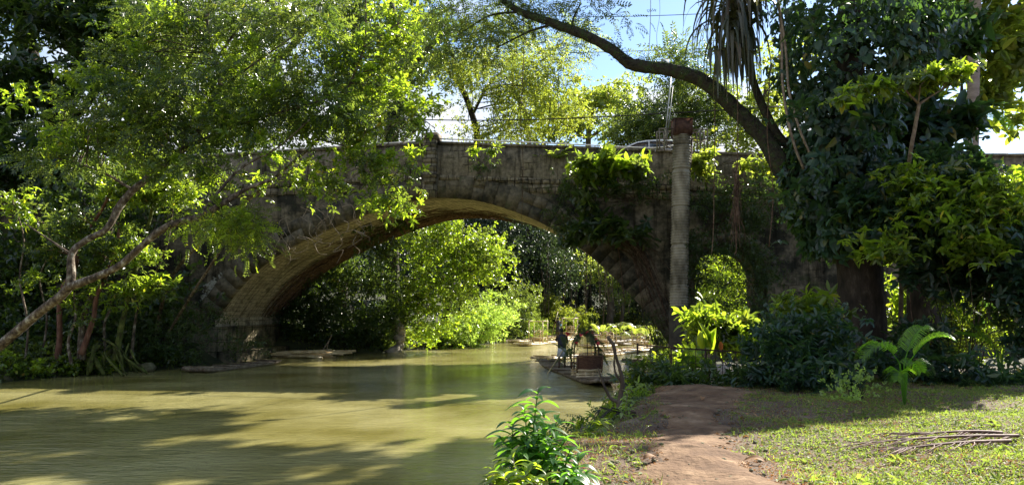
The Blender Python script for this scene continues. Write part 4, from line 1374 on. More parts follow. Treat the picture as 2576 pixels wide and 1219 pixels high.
lab = ['far forest tree seen through the arch, left of centre', 'far forest tree seen through the middle of the arch', 'sunlit yellow-green far forest tree under the right haunch', 'far forest tree behind the moored rafts', 'far forest tree seen close beside the right pier', 'far forest tree deep behind the lime bank tree']
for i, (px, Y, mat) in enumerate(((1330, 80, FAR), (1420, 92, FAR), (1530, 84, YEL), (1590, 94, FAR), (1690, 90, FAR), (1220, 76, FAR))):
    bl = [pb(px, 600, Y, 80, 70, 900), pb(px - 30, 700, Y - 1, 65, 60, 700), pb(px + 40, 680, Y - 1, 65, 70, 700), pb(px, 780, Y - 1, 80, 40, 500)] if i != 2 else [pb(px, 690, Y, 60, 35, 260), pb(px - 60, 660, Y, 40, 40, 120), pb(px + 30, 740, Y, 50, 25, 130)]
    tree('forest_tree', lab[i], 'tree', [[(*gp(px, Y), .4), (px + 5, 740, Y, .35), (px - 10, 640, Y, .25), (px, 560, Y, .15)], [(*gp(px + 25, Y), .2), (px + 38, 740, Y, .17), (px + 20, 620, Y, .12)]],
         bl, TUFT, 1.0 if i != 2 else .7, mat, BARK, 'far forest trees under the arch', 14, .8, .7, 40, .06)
mb = MB()
for k in range(60):
    x = random.uniform(1270, 1600); Y = random.uniform(74, 88); y = random.uniform(600, 680)
    a = P(x, y, Y); b_ = P(x + random.uniform(-10, 10), random.uniform(740, 820), Y)
    mb.tube([a, a.lerp(b_, .5) + Vector((random.uniform(-.3, .3), 0, 0)), b_], random.uniform(.02, .05), 4, False)
tag(mb.build('hanging_vines', BARK), 'long vines hanging in the far forest beyond the rafts', 'vines')

# far-off wood that reads as one mass
bl = []
for k in range(60):
    a = -1.2 + 2.4 * k / 45
    d = random.uniform(118, 140)
    c = Vector((math.sin(a) * d * 1.1, math.cos(a) * d + 10, 0))
    g = gz(c.x, c.y)
    bl.append((c + Vector((0, 0, g + 5.5)), (9, 7, 9), 520))
    bl.append((c + Vector((random.uniform(-5, 5), -8, g + 1.5)), (8, 5, 4), 160))
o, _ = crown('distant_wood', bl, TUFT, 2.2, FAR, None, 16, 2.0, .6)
tag(o, 'distant wood closing the view behind everything', 'wood', kind='stuff')

# ---- second arch: bright growth behind
thicket('glowing yellow-green growth seen through the small side arch', 1830, 52, [pb(1820, 700, 51, 90, 90, 620), pb(1880, 660, 52, 60, 60, 200), pb(1760, 680, 50, 30, 60, 120), pb(1830, 800, 49.5, 90, 40, 200)], TUFT, .6, LIME, 'thickets along the banks', 12, .45)
thicket('bright growth behind the bridge between the side arch and the big tree', 1990, 50, [pb(2000, 700, 49, 60, 80, 200), pb(1990, 600, 49, 40, 80, 120)], TUFT, .6, LIME, 'thickets along the banks', 12, .45)

# ---- plants rooted in the bridge
def wallplant(lab, blobs, size, temps, mat, root, name='wall_shrub', per=7, sr=.22, nst=14, grp='plants rooted in the bridge'):
    return bush(name, lab, 'shrub', root, blobs, temps, size, mat, grp, per, sr, .7, nst, BARK, .6, .02)


wallplant('large glowing broad-leaved shrub growing out of the right parapet', [pb(1470, 410, 34.6, 40, 28, 34), pb(1540, 395, 34.6, 50, 22, 40), pb(1600, 405, 34.6, 40, 22, 30), pb(1500, 440, 34.8, 60, 22, 40), pb(1570, 420, 34.9, 60, 22, 30)],
          .5, WHORLW, LIME, BW(B(1540, 470)[0], -.1, B(1540, 470)[1]))
wallplant('smaller glossy shrub below the large one on the right haunch', [pb(1480, 505, 34.8, 40, 30, 34), pb(1530, 480, 34.9, 30, 20, 16), pb(1500, 540, 35, 30, 15, 10)], .45, WHORLW, MID, BW(B(1510, 560)[0], -.1, B(1510, 560)[1]))
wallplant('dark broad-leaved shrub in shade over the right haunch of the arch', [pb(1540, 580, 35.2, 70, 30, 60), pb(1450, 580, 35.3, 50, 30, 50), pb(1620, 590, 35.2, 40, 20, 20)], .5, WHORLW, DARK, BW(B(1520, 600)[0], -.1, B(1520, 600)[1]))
wallplant('dark tangled growth under the parapet left of the column', [pb(1640, 470, 35.6, 55, 30, 70), pb(1560, 480, 35.8, 50, 30, 60), pb(1450, 490, 36, 45, 50, 110), pb(1400, 560, 36.1, 40, 30, 70)], .4, TUFTN, DARK, BW(B(1600, 500)[0], -.1, B(1600, 500)[1]), per=9)
wallplant('small green tuft on the parapet just right of the pilaster', [pb(1195, 378, 36.6, 22, 10, 9), pb(1235, 380, 36.6, 10, 8, 4)], .36, WHORL, LIME, BW(B(1200, 395)[0], -.05, B(1200, 395)[1]), 'wall_plant', 4, .12, 5)
wallplant('tiny green sprig under the coping, second from the pilaster', [pb(1250, 368, 36.6, 8, 8, 3)], .3, WHORL, LIME, BW(B(1250, 376)[0], -.05, B(1250, 376)[1]), 'wall_plant', 3, .08, 3)
wallplant('dark drooping tuft hanging below the parapet band', [pb(1215, 425, 36.7, 18, 24, 24)], .36, TUFTN, DARK, BW(B(1210, 410)[0], -.05, B(1210, 410)[1]), 'wall_plant', 6, .12, 5)
wallplant('lime tuft on the parapet left of the pilaster', [pb(1030, 380, 36.9, 20, 14, 12)], .36, WHORL, LIME, BW(B(1030, 395)[0], -.05, B(1030, 395)[1]), 'wall_plant', 4, .12, 5)
wallplant('green climber on the parapet right of the column', [pb(1770, 400, 34.6, 40, 24, 40), pb(1760, 440, 34.6, 25, 15, 14), pb(1910, 410, 34, 40, 30, 40)], .4, WHORLW, YEL, BW(B(1770, 430)[0], -.05, B(1770, 430)[1]))
wallplant('dark ivy mantle covering the wall above the small side arch', [pb(1790, 500, 34.6, 60, 60, 200), pb(1900, 520, 33.8, 70, 60, 260), pb(1850, 570, 34, 70, 25, 120), pb(1745, 620, 34.6, 20, 90, 120), pb(1740, 800, 34.3, 30, 60, 100)], .42, TUFT, DARK, BW(B(1800, 560)[0], -.05, B(1800, 560)[1]), per=12)
wallplant('dark moss and ivy on the foot of the right pier', [pb(1640, 810, 35.4, 22, 40, 150), pb(1600, 760, 35.6, 14, 14, 30), pb(1675, 850, 35.2, 14, 24, 50)], .22, TUFT, DARK, BW(B(1650, 860)[0], -.05, B(1650, 860)[1]), per=12, sr=.15)
wallplant('moss and ivy patch on the inside of the left pier', [pb(640, 850, 40.5, 30, 25, 60), pb(660, 880, 40.5, 40, 25, 70)], .22, TUFT, DARK, BW(UA0 + 1.5, .1, .6), per=12, sr=.15)
wallplant('yellow-green moss clump at the sunlit foot of the roots under the arch', [pb(755, 860, 47.3, 24, 38, 160)], .26, TUFT, YEL, P(750, 890, 47), 'moss_clump', 10, .2, 4)
wallplant('dark trailing foliage hanging from the far edge of the arch', [pb(880, 560, 42, 60, 22, 90), pb(960, 620, 44, 60, 25, 110), pb(1000, 575, 43, 40, 20, 60)], .4, TUFTW, DARK, BW(B(900, 550)[0], 6, B(900, 560)[1]), per=9)
wallplant('dark trailing vines fringing the opening of the small side arch', [pb(1748, 660, 34.2, 22, 60, 160), pb(1925, 680, 33.4, 26, 70, 200), pb(1845, 622, 33.8, 80, 14, 160), pb(1800, 650, 33.8, 14, 30, 50), pb(1880, 660, 33.6, 16, 36, 60), pb(1760, 780, 33.8, 24, 50, 90), pb(1925, 790, 33.2, 30, 40, 90), pb(1795, 720, 33.6, 18, 60, 70), pb(1880, 740, 33.2, 30, 50, 90), pb(1850, 660, 33.6, 8, 50, 40)], .36, TUFT, DARK, BW(B(1845, 615)[0], -.1, B(1845, 615)[1]), per=10)
# fern
fe = thing('fern', 'bright upright fern sprouting from the right parapet band', 'fern', BW(B(1400, 395)[0], -.05, B(1400, 400)[1]), 0, 'plants rooted in the bridge')
r0 = Vector(fe.location)
N = 22
an = rng.uniform(0, 2 * math.pi, N)
place('fronds', PINN, np.tile(r0, (N, 1)) + rng.normal(size=(N, 3)) * .05, np.stack([np.cos(an), np.sin(an) * .5 - .5, rng.uniform(.3, 1.6, N)], 1), np.tile([0, -.3, 1.], (N, 1)), rng.uniform(.5, .95, N), YEL, fe)

# ---- the black mossy limb and its tree (big vine-covered tree on the right bank)
TB = gp(2170, 20)
vt = thing('vine_covered_tree', 'huge dark tree smothered in broad-leaved vine on the right bank', 'tree', P(*TB))
mb = MB(); sk = []
sk += limb(mb, [(P(2168, 935, 20), .78), (P(2168, 880, 20), .64), (P(2165, 760, 20), .58), (P(2160, 600, 20), .55), (P(2140, 400, 20.2), .5), (P(2130, 200, 20.4), .45), (P(2150, 0, 20.6), .4), (P(2200, -250, 21), .3), (P(2300, -500, 21.5), .2)], 14, 6, .05)
sk += limb(mb, [(P(2150, -60, 20.6), .3), (P(1950, -260, 23), .24), (P(1700, -420, 27), .18), (P(1500, -500, 31), .1)])
sk += limb(mb, [(P(2170, -120, 20.6), .3), (P(2350, -300, 18), .2), (P(2500, -500, 16), .1)])
for k in range(9):
    a = 2 * math.pi * k / 9
    c = P(2168, 935, 20)
    limb(mb, [(c + Vector((math.cos(a) * .45, math.sin(a) * .45, .9)), .16), (c + Vector((math.cos(a) * .75, math.sin(a) * .75, .3)), .14), (c + Vector((math.cos(a) * 1.6, math.sin(a) * 1.6, -.1)), .06)], 7, 4)
for q in (((8, 30, 18.5), (5, 36, 20.5)), ((11, 31, 18.5), (14, 38, 21)), ((8, 27, 17), (4, 30, 18.5))):  # unseen limbs added to carry the shading canopy
    sk += limb(mb, [(P(2150, -20, 20.6), .22), (Vector(q[0]), .14), (Vector(q[1]), .05)], 7, 6)
mb.build('trunk', BARKD, vt, True)
mb = MB()
LIMB = [(P(2165, 640, 20.1), .42), (P(2060, 520, 20.3), .36), (P(1975, 425, 20.6), .3), (P(1920, 345, 21), .24), (P(1850, 275, 21.4), .22), (P(1770, 205, 21.8), .2), (P(1680, 175, 22.2), .19),
        (P(1590, 162, 22.6), .18), (P(1540, 125, 22.8), .165), (P(1470, 88, 23.2), .15), (P(1380, 55, 23.6), .13), (P(1310, 30, 24), .11), (P(1250, -10, 24.4), .09), (P(1180, -70, 25), .07)]
skl = limb(mb, LIMB, 10, 7, .1)
limb(mb, [(P(1470, 88, 23.2), .05), (P(1440, 60, 23.4), .035), (P(1460, 10, 23.6), .025)], 5, 4)
limb(mb, [(P(1395, 60, 23.5), .05), (P(1330, 80, 23.8), .035), (P(1250, 120, 24.2), .02)], 5, 4)
limb(mb, [(P(1310, 30, 24), .05), (P(1230, 40, 24.4), .03), (P(1150, 90, 25), .02)], 5, 4)
limb(mb, [(P(1975, 425, 20.6), .18), (P(1990, 380, 20.8), .12), (P(1950, 330, 20.9), .13), (P(1900, 220, 21), .11), (P(1880, 120, 21.2), .09), (P(1890, -20, 21.4), .08)], 7, 5)
mb.build('limb', MOSSY, vt, True)
# small epiphytes along the limb
sk_ = np.array(skl)
N = 900
ix = rng.integers(10, len(sk_), N)
pos = sk_[ix] + rng.normal(size=(N, 3)) * np.array([.12, .12, .06]) + np.array([0, 0, .12])
place('epiphytes', TUFT, pos, rng.normal(size=(N, 3)), np.tile([0, 0, 1.], (N, 1)) + rng.normal(size=(N, 3)) * .6, rng.uniform(.09, .2, N), DARK, vt)
# limb crown (small leaves around its end)
crown('limb_leaves', [pb(1180, 40, 25, 110, 60, 460), pb(1330, 0, 24.5, 90, 40, 200), pb(1290, 60, 25, 100, 50, 200), pb(1480, 20, 24, 110, 50, 150), pb(1580, 50, 24, 60, 40, 36), pb(1430, 100, 24.5, 60, 40, 60), pb(1250, 110, 25, 90, 50, 260), pb(1100, 130, 26, 80, 50, 220), pb(1380, 140, 25.5, 80, 40, 90)], PINN, .36, MID, vt, 8, .35, .5)
# vine mantle: shingled leaves hanging on an uneven column
NV = 6500
pys = rng.uniform(-40, 640, NV)
leftb = np.interp(pys, [-40, 0, 150, 220, 300, 420, 520, 640], [1950, 1955, 1975, 1985, 1985, 1985, 1990, 2040])
rightb = np.interp(pys, [-40, 0, 150, 190, 260, 420, 520, 640], [2400, 2400, 2370, 2290, 2230, 2220, 2200, 2190])
cxs = (leftb + rightb) / 2; hw = (rightb - leftb) / 2
ang = rng.uniform(0, 2 * math.pi, NV)
lump = np.array([1 + .42 * mnoise.noise(Vector((math.cos(a) * 1.6, math.sin(a) * 1.6, y / 70))) for a, y in zip(ang, pys)])
k = 20 / F
pos = np.array([P(a, b, 20) for a, b in zip(cxs, pys)])
depthr = np.minimum(hw * k, 1.9)
rad = lump * rng.uniform(.8, 1.08, NV)
pos[:, 0] += np.cos(ang) * hw * k * rad
pos[:, 1] += np.sin(ang) * depthr * rad
od = np.stack([np.cos(ang), np.sin(ang), np.zeros(NV)], 1)
xd = od * .5 + np.array([0, 0, -1.0]) + rng.normal(size=(NV, 3)) * .6
place('vine_mantle', SHING + SINGLE, pos, xd, od + rng.normal(size=(NV, 3)) * .45 + np.array([0, 0, .3]), rng.choice([.12, .17, .24, .33, .42], NV, p=[.25, .3, .25, .14, .06]) * rng.uniform(.85, 1.15, NV), VINE, vt)
# inner dark growth so the mantle is dense
crown('vine_mantle', [(P(a_, b_, 20 - random.uniform(1.2, 1.9)), (.5, .3, .6), 26) for a_, b_ in ((2000, 60), (2120, 40), (2260, 90), (2050, 200), (2190, 180), (2330, 150), (2020, 330), (2150, 320), (2080, 450), (2190, 470), (2010, 540), (2130, 580))] + [pb(2180, 60, 20.3, 200, 90, 420), pb(2120, 250, 20.3, 120, 110, 300), pb(2100, 430, 20.3, 110, 100, 300), pb(2110, 570, 20.2, 110, 60, 200), pb(2330, 100, 20.6, 80, 80, 160)], WHORLW + TUFTW, .3, VINE, vt, 14, .35, .8)
# unseen canopy added above the view, its gaps shaped to dapple the river
shade_blobs = []
for i in range(8):
    for j in range(7):
        Y_ = 25 + 2.8 * j + random.uniform(-1, 1)
        X_ = 1 + (Y_ - 26) * .45 + 2.4 * i + random.uniform(-1, 1)
        Z_ = 5.2 + .396 * Y_ + random.uniform(0, 1.5)
        k_ = Z_ / math.tan(SUN_EL)
        xg_, yg_ = X_ - k_ * math.sin(SUN_AZ), Y_ - k_ * math.cos(SUN_AZ)
        if random.random() < .5 or (xg_ > -5.5 and yg_ > 16.5): continue
        shade_blobs.append((Vector((X_, Y_, Z_)), (1.9, 1.9, .9), 95))
crown('crown', shade_blobs, WHORLW, .6, MID, vt, 9, .5, .4)
# second trunk
tree('dark_tree', 'second dark tree trunk standing behind and right of the vine covered tree', 'tree',
     [[(*gp(2320, 22.5), .5), (2318, 760, 22.5, .42), (2325, 560, 22.5, .38), (2335, 380, 22.5, .33), (2330, 250, 22.5, .28), (2320, 60, 22.5, .22), (2340, -120, 22.5, .15)]],
     [pb(2350, 310, 22, 70, 45, 150), pb(2330, 370, 22, 60, 40, 110), pb(2260, 300, 22.3, 60, 60, 120), pb(2350, 110, 22.5, 100, 70, 240)],
     WHORLW, .55, VINE, BARKD, None, 8, .3, .6, 30, .04)
# bromeliad
br_ = thing('bromeliad', 'great hanging clump of strap-leaved bromeliads in the fork of the mossy limb', 'bromeliad', P(1860, 90, 20.6))
mb = MB()
for k in range(210):
    c = P(random.gauss(1850, 34), random.uniform(-60, 130), 20.6 + random.uniform(-.5, .5))
    a = random.uniform(0, 2 * math.pi)
    out_ = random.uniform(.25, 1.0) if c.z > P(0, 40, 20)[2] else random.uniform(.1, .45)
    L = random.uniform(.7, 1.5)
    if math.cos(a) < 0: out_ *= 1.25
    d = Vector((math.cos(a), math.sin(a), 0))
    up0 = random.uniform(.1, .7) * out_
    side_ = Vector((-math.sin(a), math.cos(a), 0))
    W = random.uniform(.03, .06)
    vs = []
    n_ = 7
    for i in range(n_ + 1):
        t = i / n_
        p = c + d * (out_ * (1 - (1 - t) ** 2)) + Vector((0, 0, up0 * 4 * t * (1 - t) * .6 - L * t ** 1.7))
        w = W * (1 - t ** 3) + .006
        vs += [p - side_ * w, p + Vector((0, 0, -.3 * w)) + d * .3 * w, p + side_ * w]
    fs = []
    for i in range(n_):
        fs += [(i * 3, i * 3 + 1, i * 3 + 4, i * 3 + 3), (i * 3 + 1, i * 3 + 2, i * 3 + 5, i * 3 + 4)]
    mb.add(vs, fs)
BROM = leafmat('leaf_bromeliad', [(0, (.03, .022, .018)), (.35, (.03, .04, .028)), (.7, (.05, .06, .04)), (1, (.1, .07, .045))], (.4, .4, .1), .2, .4)
mb.build('strap_leaves', BROM, br_)
# lianas
for pts, r, lab in (([(1955, -40, 19.6), (1966, 90, 19.6), (1968, 200, 19.5), (1980, 290, 19.4), (2000, 370, 19.3), (2022, 425, 19.4)], .035, 'pale liana on the left of the pair hanging over the vine tree'),
                    ([(1950, -40, 19.5), (1975, 110, 19.5), (1985, 230, 19.3), (2010, 320, 19.2), (2035, 380, 19.2), (2062, 425, 19.3)], .032, 'pale liana on the right of the pair hanging over the vine tree'),
                    ([(1855, 180, 20.8), (1856, 380, 20.9), (1850, 520, 21), (1853, 620, 21), (1848, 640, 21)], .014, 'thin dark liana hanging before the side arch'),
                    ([(1800, 160, 22), (1798, 330, 22), (1795, 560, 22), (1790, 640, 22)], .012, 'thin dark liana hanging just right of the column'),
                    ([(1940, 150, 20.4), (1930, 330, 20.4), (1945, 480, 20.4), (1935, 620, 20.4)], .014, 'thin liana hanging at the left edge of the vine mantle'),
                    ([(2285, 500, 18.9), (2300, 600, 18.8), (2290, 760, 19), (2310, 860, 19)], .014, 'liana trailing down between the two big trunks'),
                    ([(1315, -40, 24), (1318, 120, 24), (1310, 300, 24.2), (1316, 420, 30), (1312, 560, 36)], .012, 'thin liana dangling from the limb in front of the bridge')):
    mb = MB()
    mb.tube(spline([P(*q) for q in pts], 6), r, 6)
    tag(mb.build('liana', LIANA if r > .03 else ROOT, None, True), lab, 'liana', 'lianas')
# rust-red hanging root bundle
mb = MB()
for k in range(70):
    y0_ = random.uniform(400, 560); L = random.uniform(30, 110)
    a = P(1853 + random.gauss(0, 3), y0_, 21); b_ = P(1852 + random.gauss(0, 10), y0_ + L, 21 + random.uniform(-.1, .1))
    mb.tube([a, a.lerp(b_, .5) + Vector((random.uniform(-.06, .06), 0, 0)), b_], [.012, .01, .004], 4, False)
tag(mb.build('aerial_roots', ROOT), 'ragged rust-brown bundle of aerial roots hanging before the side arch', 'roots')

# young whorled tree
tree('young_broadleaf_tree', 'slim pale stemmed young tree with a flat umbrella of glossy leaves', 'tree',
     [[(*gp(2255, 20.3), .06), (2270, 560, 19.6, .055), (2288, 400, 17.6, .048), (2300, 330, 17.2, .044), (2312, 262, 17, .04)],
      [(2312, 262, 17, .03), (2285, 235, 16.9, .022), (2262, 205, 16.8, .014)], [(2312, 262, 17, .03), (2345, 240, 17, .022), (2390, 215, 17, .014)], [(2310, 262, 17, .02), (2315, 215, 16.6, .012)]],
     [pb(2300, 205, 16.8, 90, 12, 64, .7), pb(2200, 220, 16.8, 70, 14, 44, .6), pb(2390, 192, 17, 70, 12, 46, .6), pb(2140, 252, 16.8, 35, 12, 20, .4)],
     WHORLW, .27, LIME, LIANA, None, 5, .16, .5, 40, .014)
# bright tree, far top right
tree('bright_broadleaf_tree', 'bright yellow-green broad-leaved tree filling the top right corner', 'tree',
     [[(*gp(2620, 29), .16), (2560, 600, 29, .13), (2440, 380, 28.5, .1), (2420, 260, 28.5, .08), (2425, 100, 28.5, .06), (2440, -60, 28.5, .8)],
      [(2425, 260, 28.5, .04), (2470, 200, 28.5, .03), (2540, 190, 28.5, .3)], [(2425, 130, 28.5, .04), (2500, 50, 28.5, .03), (2576, 20, 28.5, .3)]],
     [pb(2470, 120, 28, 60, 80, 89), pb(2540, 60, 28, 70, 70, 96), pb(2520, 210, 28, 70, 30, 48), pb(2470, 250, 28, 50, 20, 28), pb(2570, 140, 28, 50, 60, 64), pb(2540, 300, 28, 50, 24, 25), pb(2400, 30, 28, 60, 60, 80)],
     WHORLW, .5, YEL, BARK, None, 5, .35, .6, 50, .025)
# right shrub mass
bush('broadleaf_thicket', 'wide mass of glossy broad-leaved shrub on the right below the umbrella tree', 'thicket', G(2400, 18.5),
     [pb(2480, 500, 18.5, 150, 60, 520), pb(2350, 440, 18.3, 110, 60, 340), pb(2540, 600, 18, 120, 90, 440), pb(2330, 560, 18.2, 130, 80, 420), pb(2200, 520, 18.2, 80, 70, 220), pb(2420, 680, 18.3, 140, 70, 360), pb(2560, 760, 18.5, 80, 80, 200)],
     WHORLW, .26, VINE, None, 8, .28, .6, 8, BARKD, .6, .012)
bush('broadleaf_thicket', 'sun-flecked broad-leaved shrub poking out of the darker mass at right', 'thicket', G(2440, 17.6),
     [pb(2480, 460, 17.5, 120, 40, 170), pb(2400, 510, 17.2, 140, 60, 200), pb(2230, 620, 17.2, 80, 50, 90), pb(2530, 540, 17.2, 80, 60, 150), pb(2300, 450, 17.4, 60, 40, 80), pb(2450, 620, 17, 110, 50, 110)],
     WHORLW, .22, LIME, None, 6, .24, .6, 5, BARK, .6, .01)
# coconut palm far right
pt = thing('coconut_palm', 'tall coconut palm with pale ringed trunk at the right edge of the sky', 'palm', G(2447, 26))
mb = MB()
g0 = G(2447, 26)
pp = spline([g0, P(2447, 370, 26), P(2449, 200, 26), P(2452, 60, 26), P(2455, -120, 26)], 12)
mb.tube(pp, [.19 * (1 + .05 * (i % 2)) for i in range(len(pp))], 12)
mb.build('trunk', noisemat('palm_bark', [(.3, (.2, .16, .13)), (.6, (.34, .28, .24)), (.8, (.45, .4, .35))], 3, 6, .9, .5, 10, (1, 1, 3)), pt, True)


def frond(mbx, base, d, L, droop, nl=24, ll=.35, w=.03, lift=.3, vee=.35, curl=.35, rr=.02):
    """a palm frond: rachis and leaflets"""
    d = Vector(d).normalized()
    side = d.cross(Vector((0, 0, 1)))
    if side.length < .1: side = Vector((1, 0, 0))
    side.normalize()
    pts = []
    for i in range(13):
        t = i / 12
        pts.append(Vector(base) + d * (L * t) + Vector((0, 0, lift * L * t - droop * L * t * t)))
    mbx.tube(pts, [rr * (1 - .8 * i / 12) for i in range(13)], 5, False)
    for i in range(nl):
        t = .16 + .84 * (i + .5) / nl
        x = t * 12; a = int(min(11, x)); fr = x - a
        p = pts[a].lerp(pts[a + 1], fr)
        tg = (pts[a + 1] - pts[a]).normalized()
        up = side.cross(tg).normalized()
        l_ = ll * math.sin(math.pi * (.12 + .83 * t)) ** .6
        for s_ in (-1, 1):
            dr = (side * s_ + tg * (.5 + .6 * t) + up * vee + Vector((random.uniform(-.08, .08),) * 3)).normalized()
            ww = tg * (w / 2)
            m_ = p + dr * l_ * .5
            e_ = p + dr * l_ + Vector((0, 0, -curl * l_))
            mbx.add([p - ww * .6, p + ww * .6, m_ + ww, m_ - ww, e_], [(0, 1, 2, 3), (3, 2, 4)])


PALM = leafmat('leaf_palm', [(0, (.03, .08, .012)), (.5, (.06, .13, .015)), (1, (.1, .18, .02))], (.55, .85, .05), .5, .35)
mb = MB()
for k in range(9):
    a = 2 * math.pi * k / 9
    frond(mb, P(2455, -120, 26), (math.cos(a), math.sin(a), 0), 2.8, .55, 30, .6, .07, .3)
frond(mb, P(2470, 262, 26.5), (-.8, .2, 0), 1.8, .35, 30, .5, .05, -.15)
frond(mb, P(2430, 262, 26.5), (.9, .2, 0), 1.9, .3, 30, .5, .05, -.1)
mb.build('fronds', PALM, pt)

# palm seedlings
def seedling(lab, px, py, Y, specs, group='young palms'):
    b_ = P(px, py, Y); b_.z = gz(b_.x, b_.y)
    t_ = thing('palm_seedling', lab, 'palm', b_, 0, group)
    st = MB(); lf = MB()
    for (ax, ay, L, st_h, droop, lift) in specs:
        top = b_ + Vector((ax * .1, ay * .1, st_h))
        st.tube([b_, b_.lerp(top, .5) + Vector((ax * .01, 0, 0)), top], [.022, .016, .012], 6, False)
        frond(lf, top, (ax, ay, 0), L, droop, 34, .34, .02, lift, .5, .55, .009)
    st.build('stems', PALM, t_); lf.build('fronds', PALM, t_)


seedling('young palm with one fan of glowing lime fronds at the lawn edge', 2275, 1012, 12.5,
         [(.55, -.25, .62, .62, 1.15, 1.9), (-.55, -.15, .7, .66, 1.35, 1.5), (.25, .1, .5, .66, 1.3, 2.4), (.45, .3, .5, .5, 1.3, 1.3), (-.3, -.4, .42, .42, 1.2, 1.2)])
seedling('smaller young palm in the sunlit shrubs at the far right', 2515, 905, 17, [(.9, 0, 1.0, .6, .5, .6), (-.7, -.1, .9, .6, .4, .8), (-.2, .2, .9, .6, .2, 1.2), (.4, -.3, .8, .5, .5, .8)])

# bushes on the right bank
RB = 'bushes on the right bank'
def rbush(lab, px, Y, blobs, temps, size, mat, per=9, sr=.2, nst=16, name='bush'):
    bush(name, lab, 'bush', G(px, Y), blobs, temps, size, mat, RB, per, sr, .7, nst, BARKD, .6, .012)


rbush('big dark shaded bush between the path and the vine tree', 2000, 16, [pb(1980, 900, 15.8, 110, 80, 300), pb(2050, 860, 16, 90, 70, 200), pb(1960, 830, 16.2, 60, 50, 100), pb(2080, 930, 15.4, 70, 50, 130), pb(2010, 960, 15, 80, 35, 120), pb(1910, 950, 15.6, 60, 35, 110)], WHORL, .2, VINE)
rbush('sun-topped bush rising behind the big dark bush', 2040, 18.5, [pb(2040, 790, 18.2, 60, 50, 130), pb(2000, 770, 18.2, 45, 30, 60), pb(2085, 850, 18.2, 30, 70, 80)], WHORL, .26, LIME)
rbush('brilliant lit bush behind the fence', 1830, 22, [pb(1830, 830, 21.5, 90, 45, 200), pb(1780, 810, 21.5, 40, 30, 70), pb(1900, 850, 21.2, 50, 50, 100)], WHORL, .3, LIME)
rbush('low bright-leaved bush at the left end of the fence', 1690, 19.5, [pb(1680, 905, 19, 45, 18, 70), pb(1740, 920, 18.6, 50, 25, 60)], WHORL, .24, LIME)
rbush('dark low hedge growing through the fence on the river side', 1660, 17, [pb(1660, 940, 16.8, 55, 28, 170), pb(1720, 955, 16.2, 50, 18, 130), pb(1620, 960, 16.5, 30, 28, 80), pb(1800, 968, 15.8, 60, 12, 90)], WHORL, .17, DARK)
rbush('little sun-flecked white-leaved plant below the big dark bush', 2150, 13.4, [pb(2160, 965, 13.3, 50, 28, 60), pb(2110, 1000, 12.8, 50, 14, 40)], TUFTW, .13, PALE, 7, .14)
rbush('shaded undergrowth between the two dark trunks', 2300, 18, [pb(2300, 850, 18, 110, 50, 130), pb(2250, 920, 16.5, 120, 35, 150), pb(2420, 930, 16, 100, 30, 120), pb(2520, 960, 15, 80, 20, 70)], WHORL, .22, VINE)
rbush('sunlit leafy shrub left of the far right young palm', 2410, 19.8, [pb(2400, 780, 19.4, 45, 80, 130), pb(2440, 700, 19.6, 40, 60, 60), pb(2450, 850, 19.2, 50, 40, 80), pb(2540, 840, 19.4, 60, 40, 60)], TUFTN, .34, LIME)
rbush('lime leaves glowing behind the vine tree trunk', 2270, 23.5, [pb(2270, 760, 24, 40, 60, 70), pb(2230, 690, 24, 20, 60, 30)], WHORL, .3, LIME)
rbush('large dark shrub closing the right edge of the picture', 2600, 17, [pb(2600, 700, 16.8, 70, 90, 260), pb(2590, 600, 17, 60, 60, 160), pb(2600, 850, 16.6, 50, 50, 140), pb(2720, 700, 16.5, 90, 90, 200)], WHORL, .26, VINE)
rbush('bushes spilling down the river bank beside the path', 1560, 13.5, [pb(1600, 1000, 14.5, 30, 28, 90), pb(1560, 1045, 13, 45, 18, 110), pb(1500, 1085, 12, 45, 20, 110), pb(1585, 960, 16.5, 18, 26, 50)], WHORL, .13, LIME, 7, .12)
rbush('fern-like herbs on the bank between the dead branch and the path', 1590, 12.5, [pb(1575, 1015, 13.2, 20, 26, 40), pb(1530, 1075, 11.8, 30, 20, 40), pb(1450, 1110, 10.5, 30, 22, 50)], PINN, .2, MID, 7, .1)
# upright canna-like plant by the fence
bm_ = thing('canna_plant', 'upright paddle-leaved plant with one orange leaf behind the fence', 'plant', G(1775, 20))
g0 = Vector(bm_.location)
N = 9
an = rng.uniform(0, 2 * math.pi, N)
place('leaves', SINGLE, np.tile(g0 + Vector((0, 0, .5)), (N, 1)), np.stack([np.cos(an) * .35, np.sin(an) * .3, np.ones(N)], 1), np.stack([np.cos(an + 1), np.sin(an + 1), np.zeros(N)], 1), rng.uniform(.6, 1.0, N), LIME, bm_)
mb = MB()
for a in an: mb.tube([g0, g0 + Vector((math.cos(a) * .1, math.sin(a) * .1, .7))], .012, 5)
mb.build('stems', LIANA, bm_)
place('orange_leaf', SINGLE, [g0 + Vector((.32, -.1, .9))], [(0.1, 0, -1)], [(0, -1, .2)], np.array([.28]), ORFL, bm_)

# foreground plant at the river edge: large veined leaves on stems
def veined_leaf(L=1.0, W=.36):
    vs = []; fs = []
    n_ = 7
    for i in range(n_ + 1):
        t = i / n_
        w = W / 2 * math.sin(math.pi * min(1, t * .92 + .04)) ** .8 * (1 - .25 * t) if i < n_ else 0.0
        z_ = .12 * math.sin(math.pi * t * .9) - .42 * t * t
        vs += [(t * L, -w, z_ + w * .35), (t * L, -w * .5, z_ + w * .3 + (.012 if i % 2 else -.004)), (t * L, 0, z_), (t * L, w * .5, z_ + w * .3 + (.012 if i % 2 else -.004)), (t * L, w, z_ + w * .35)]
    for i in range(n_):
        for j in range(4):
            a = i * 5 + j
            fs.append((a, a + 5, a + 6, a + 1))
    return np.array(vs), fs


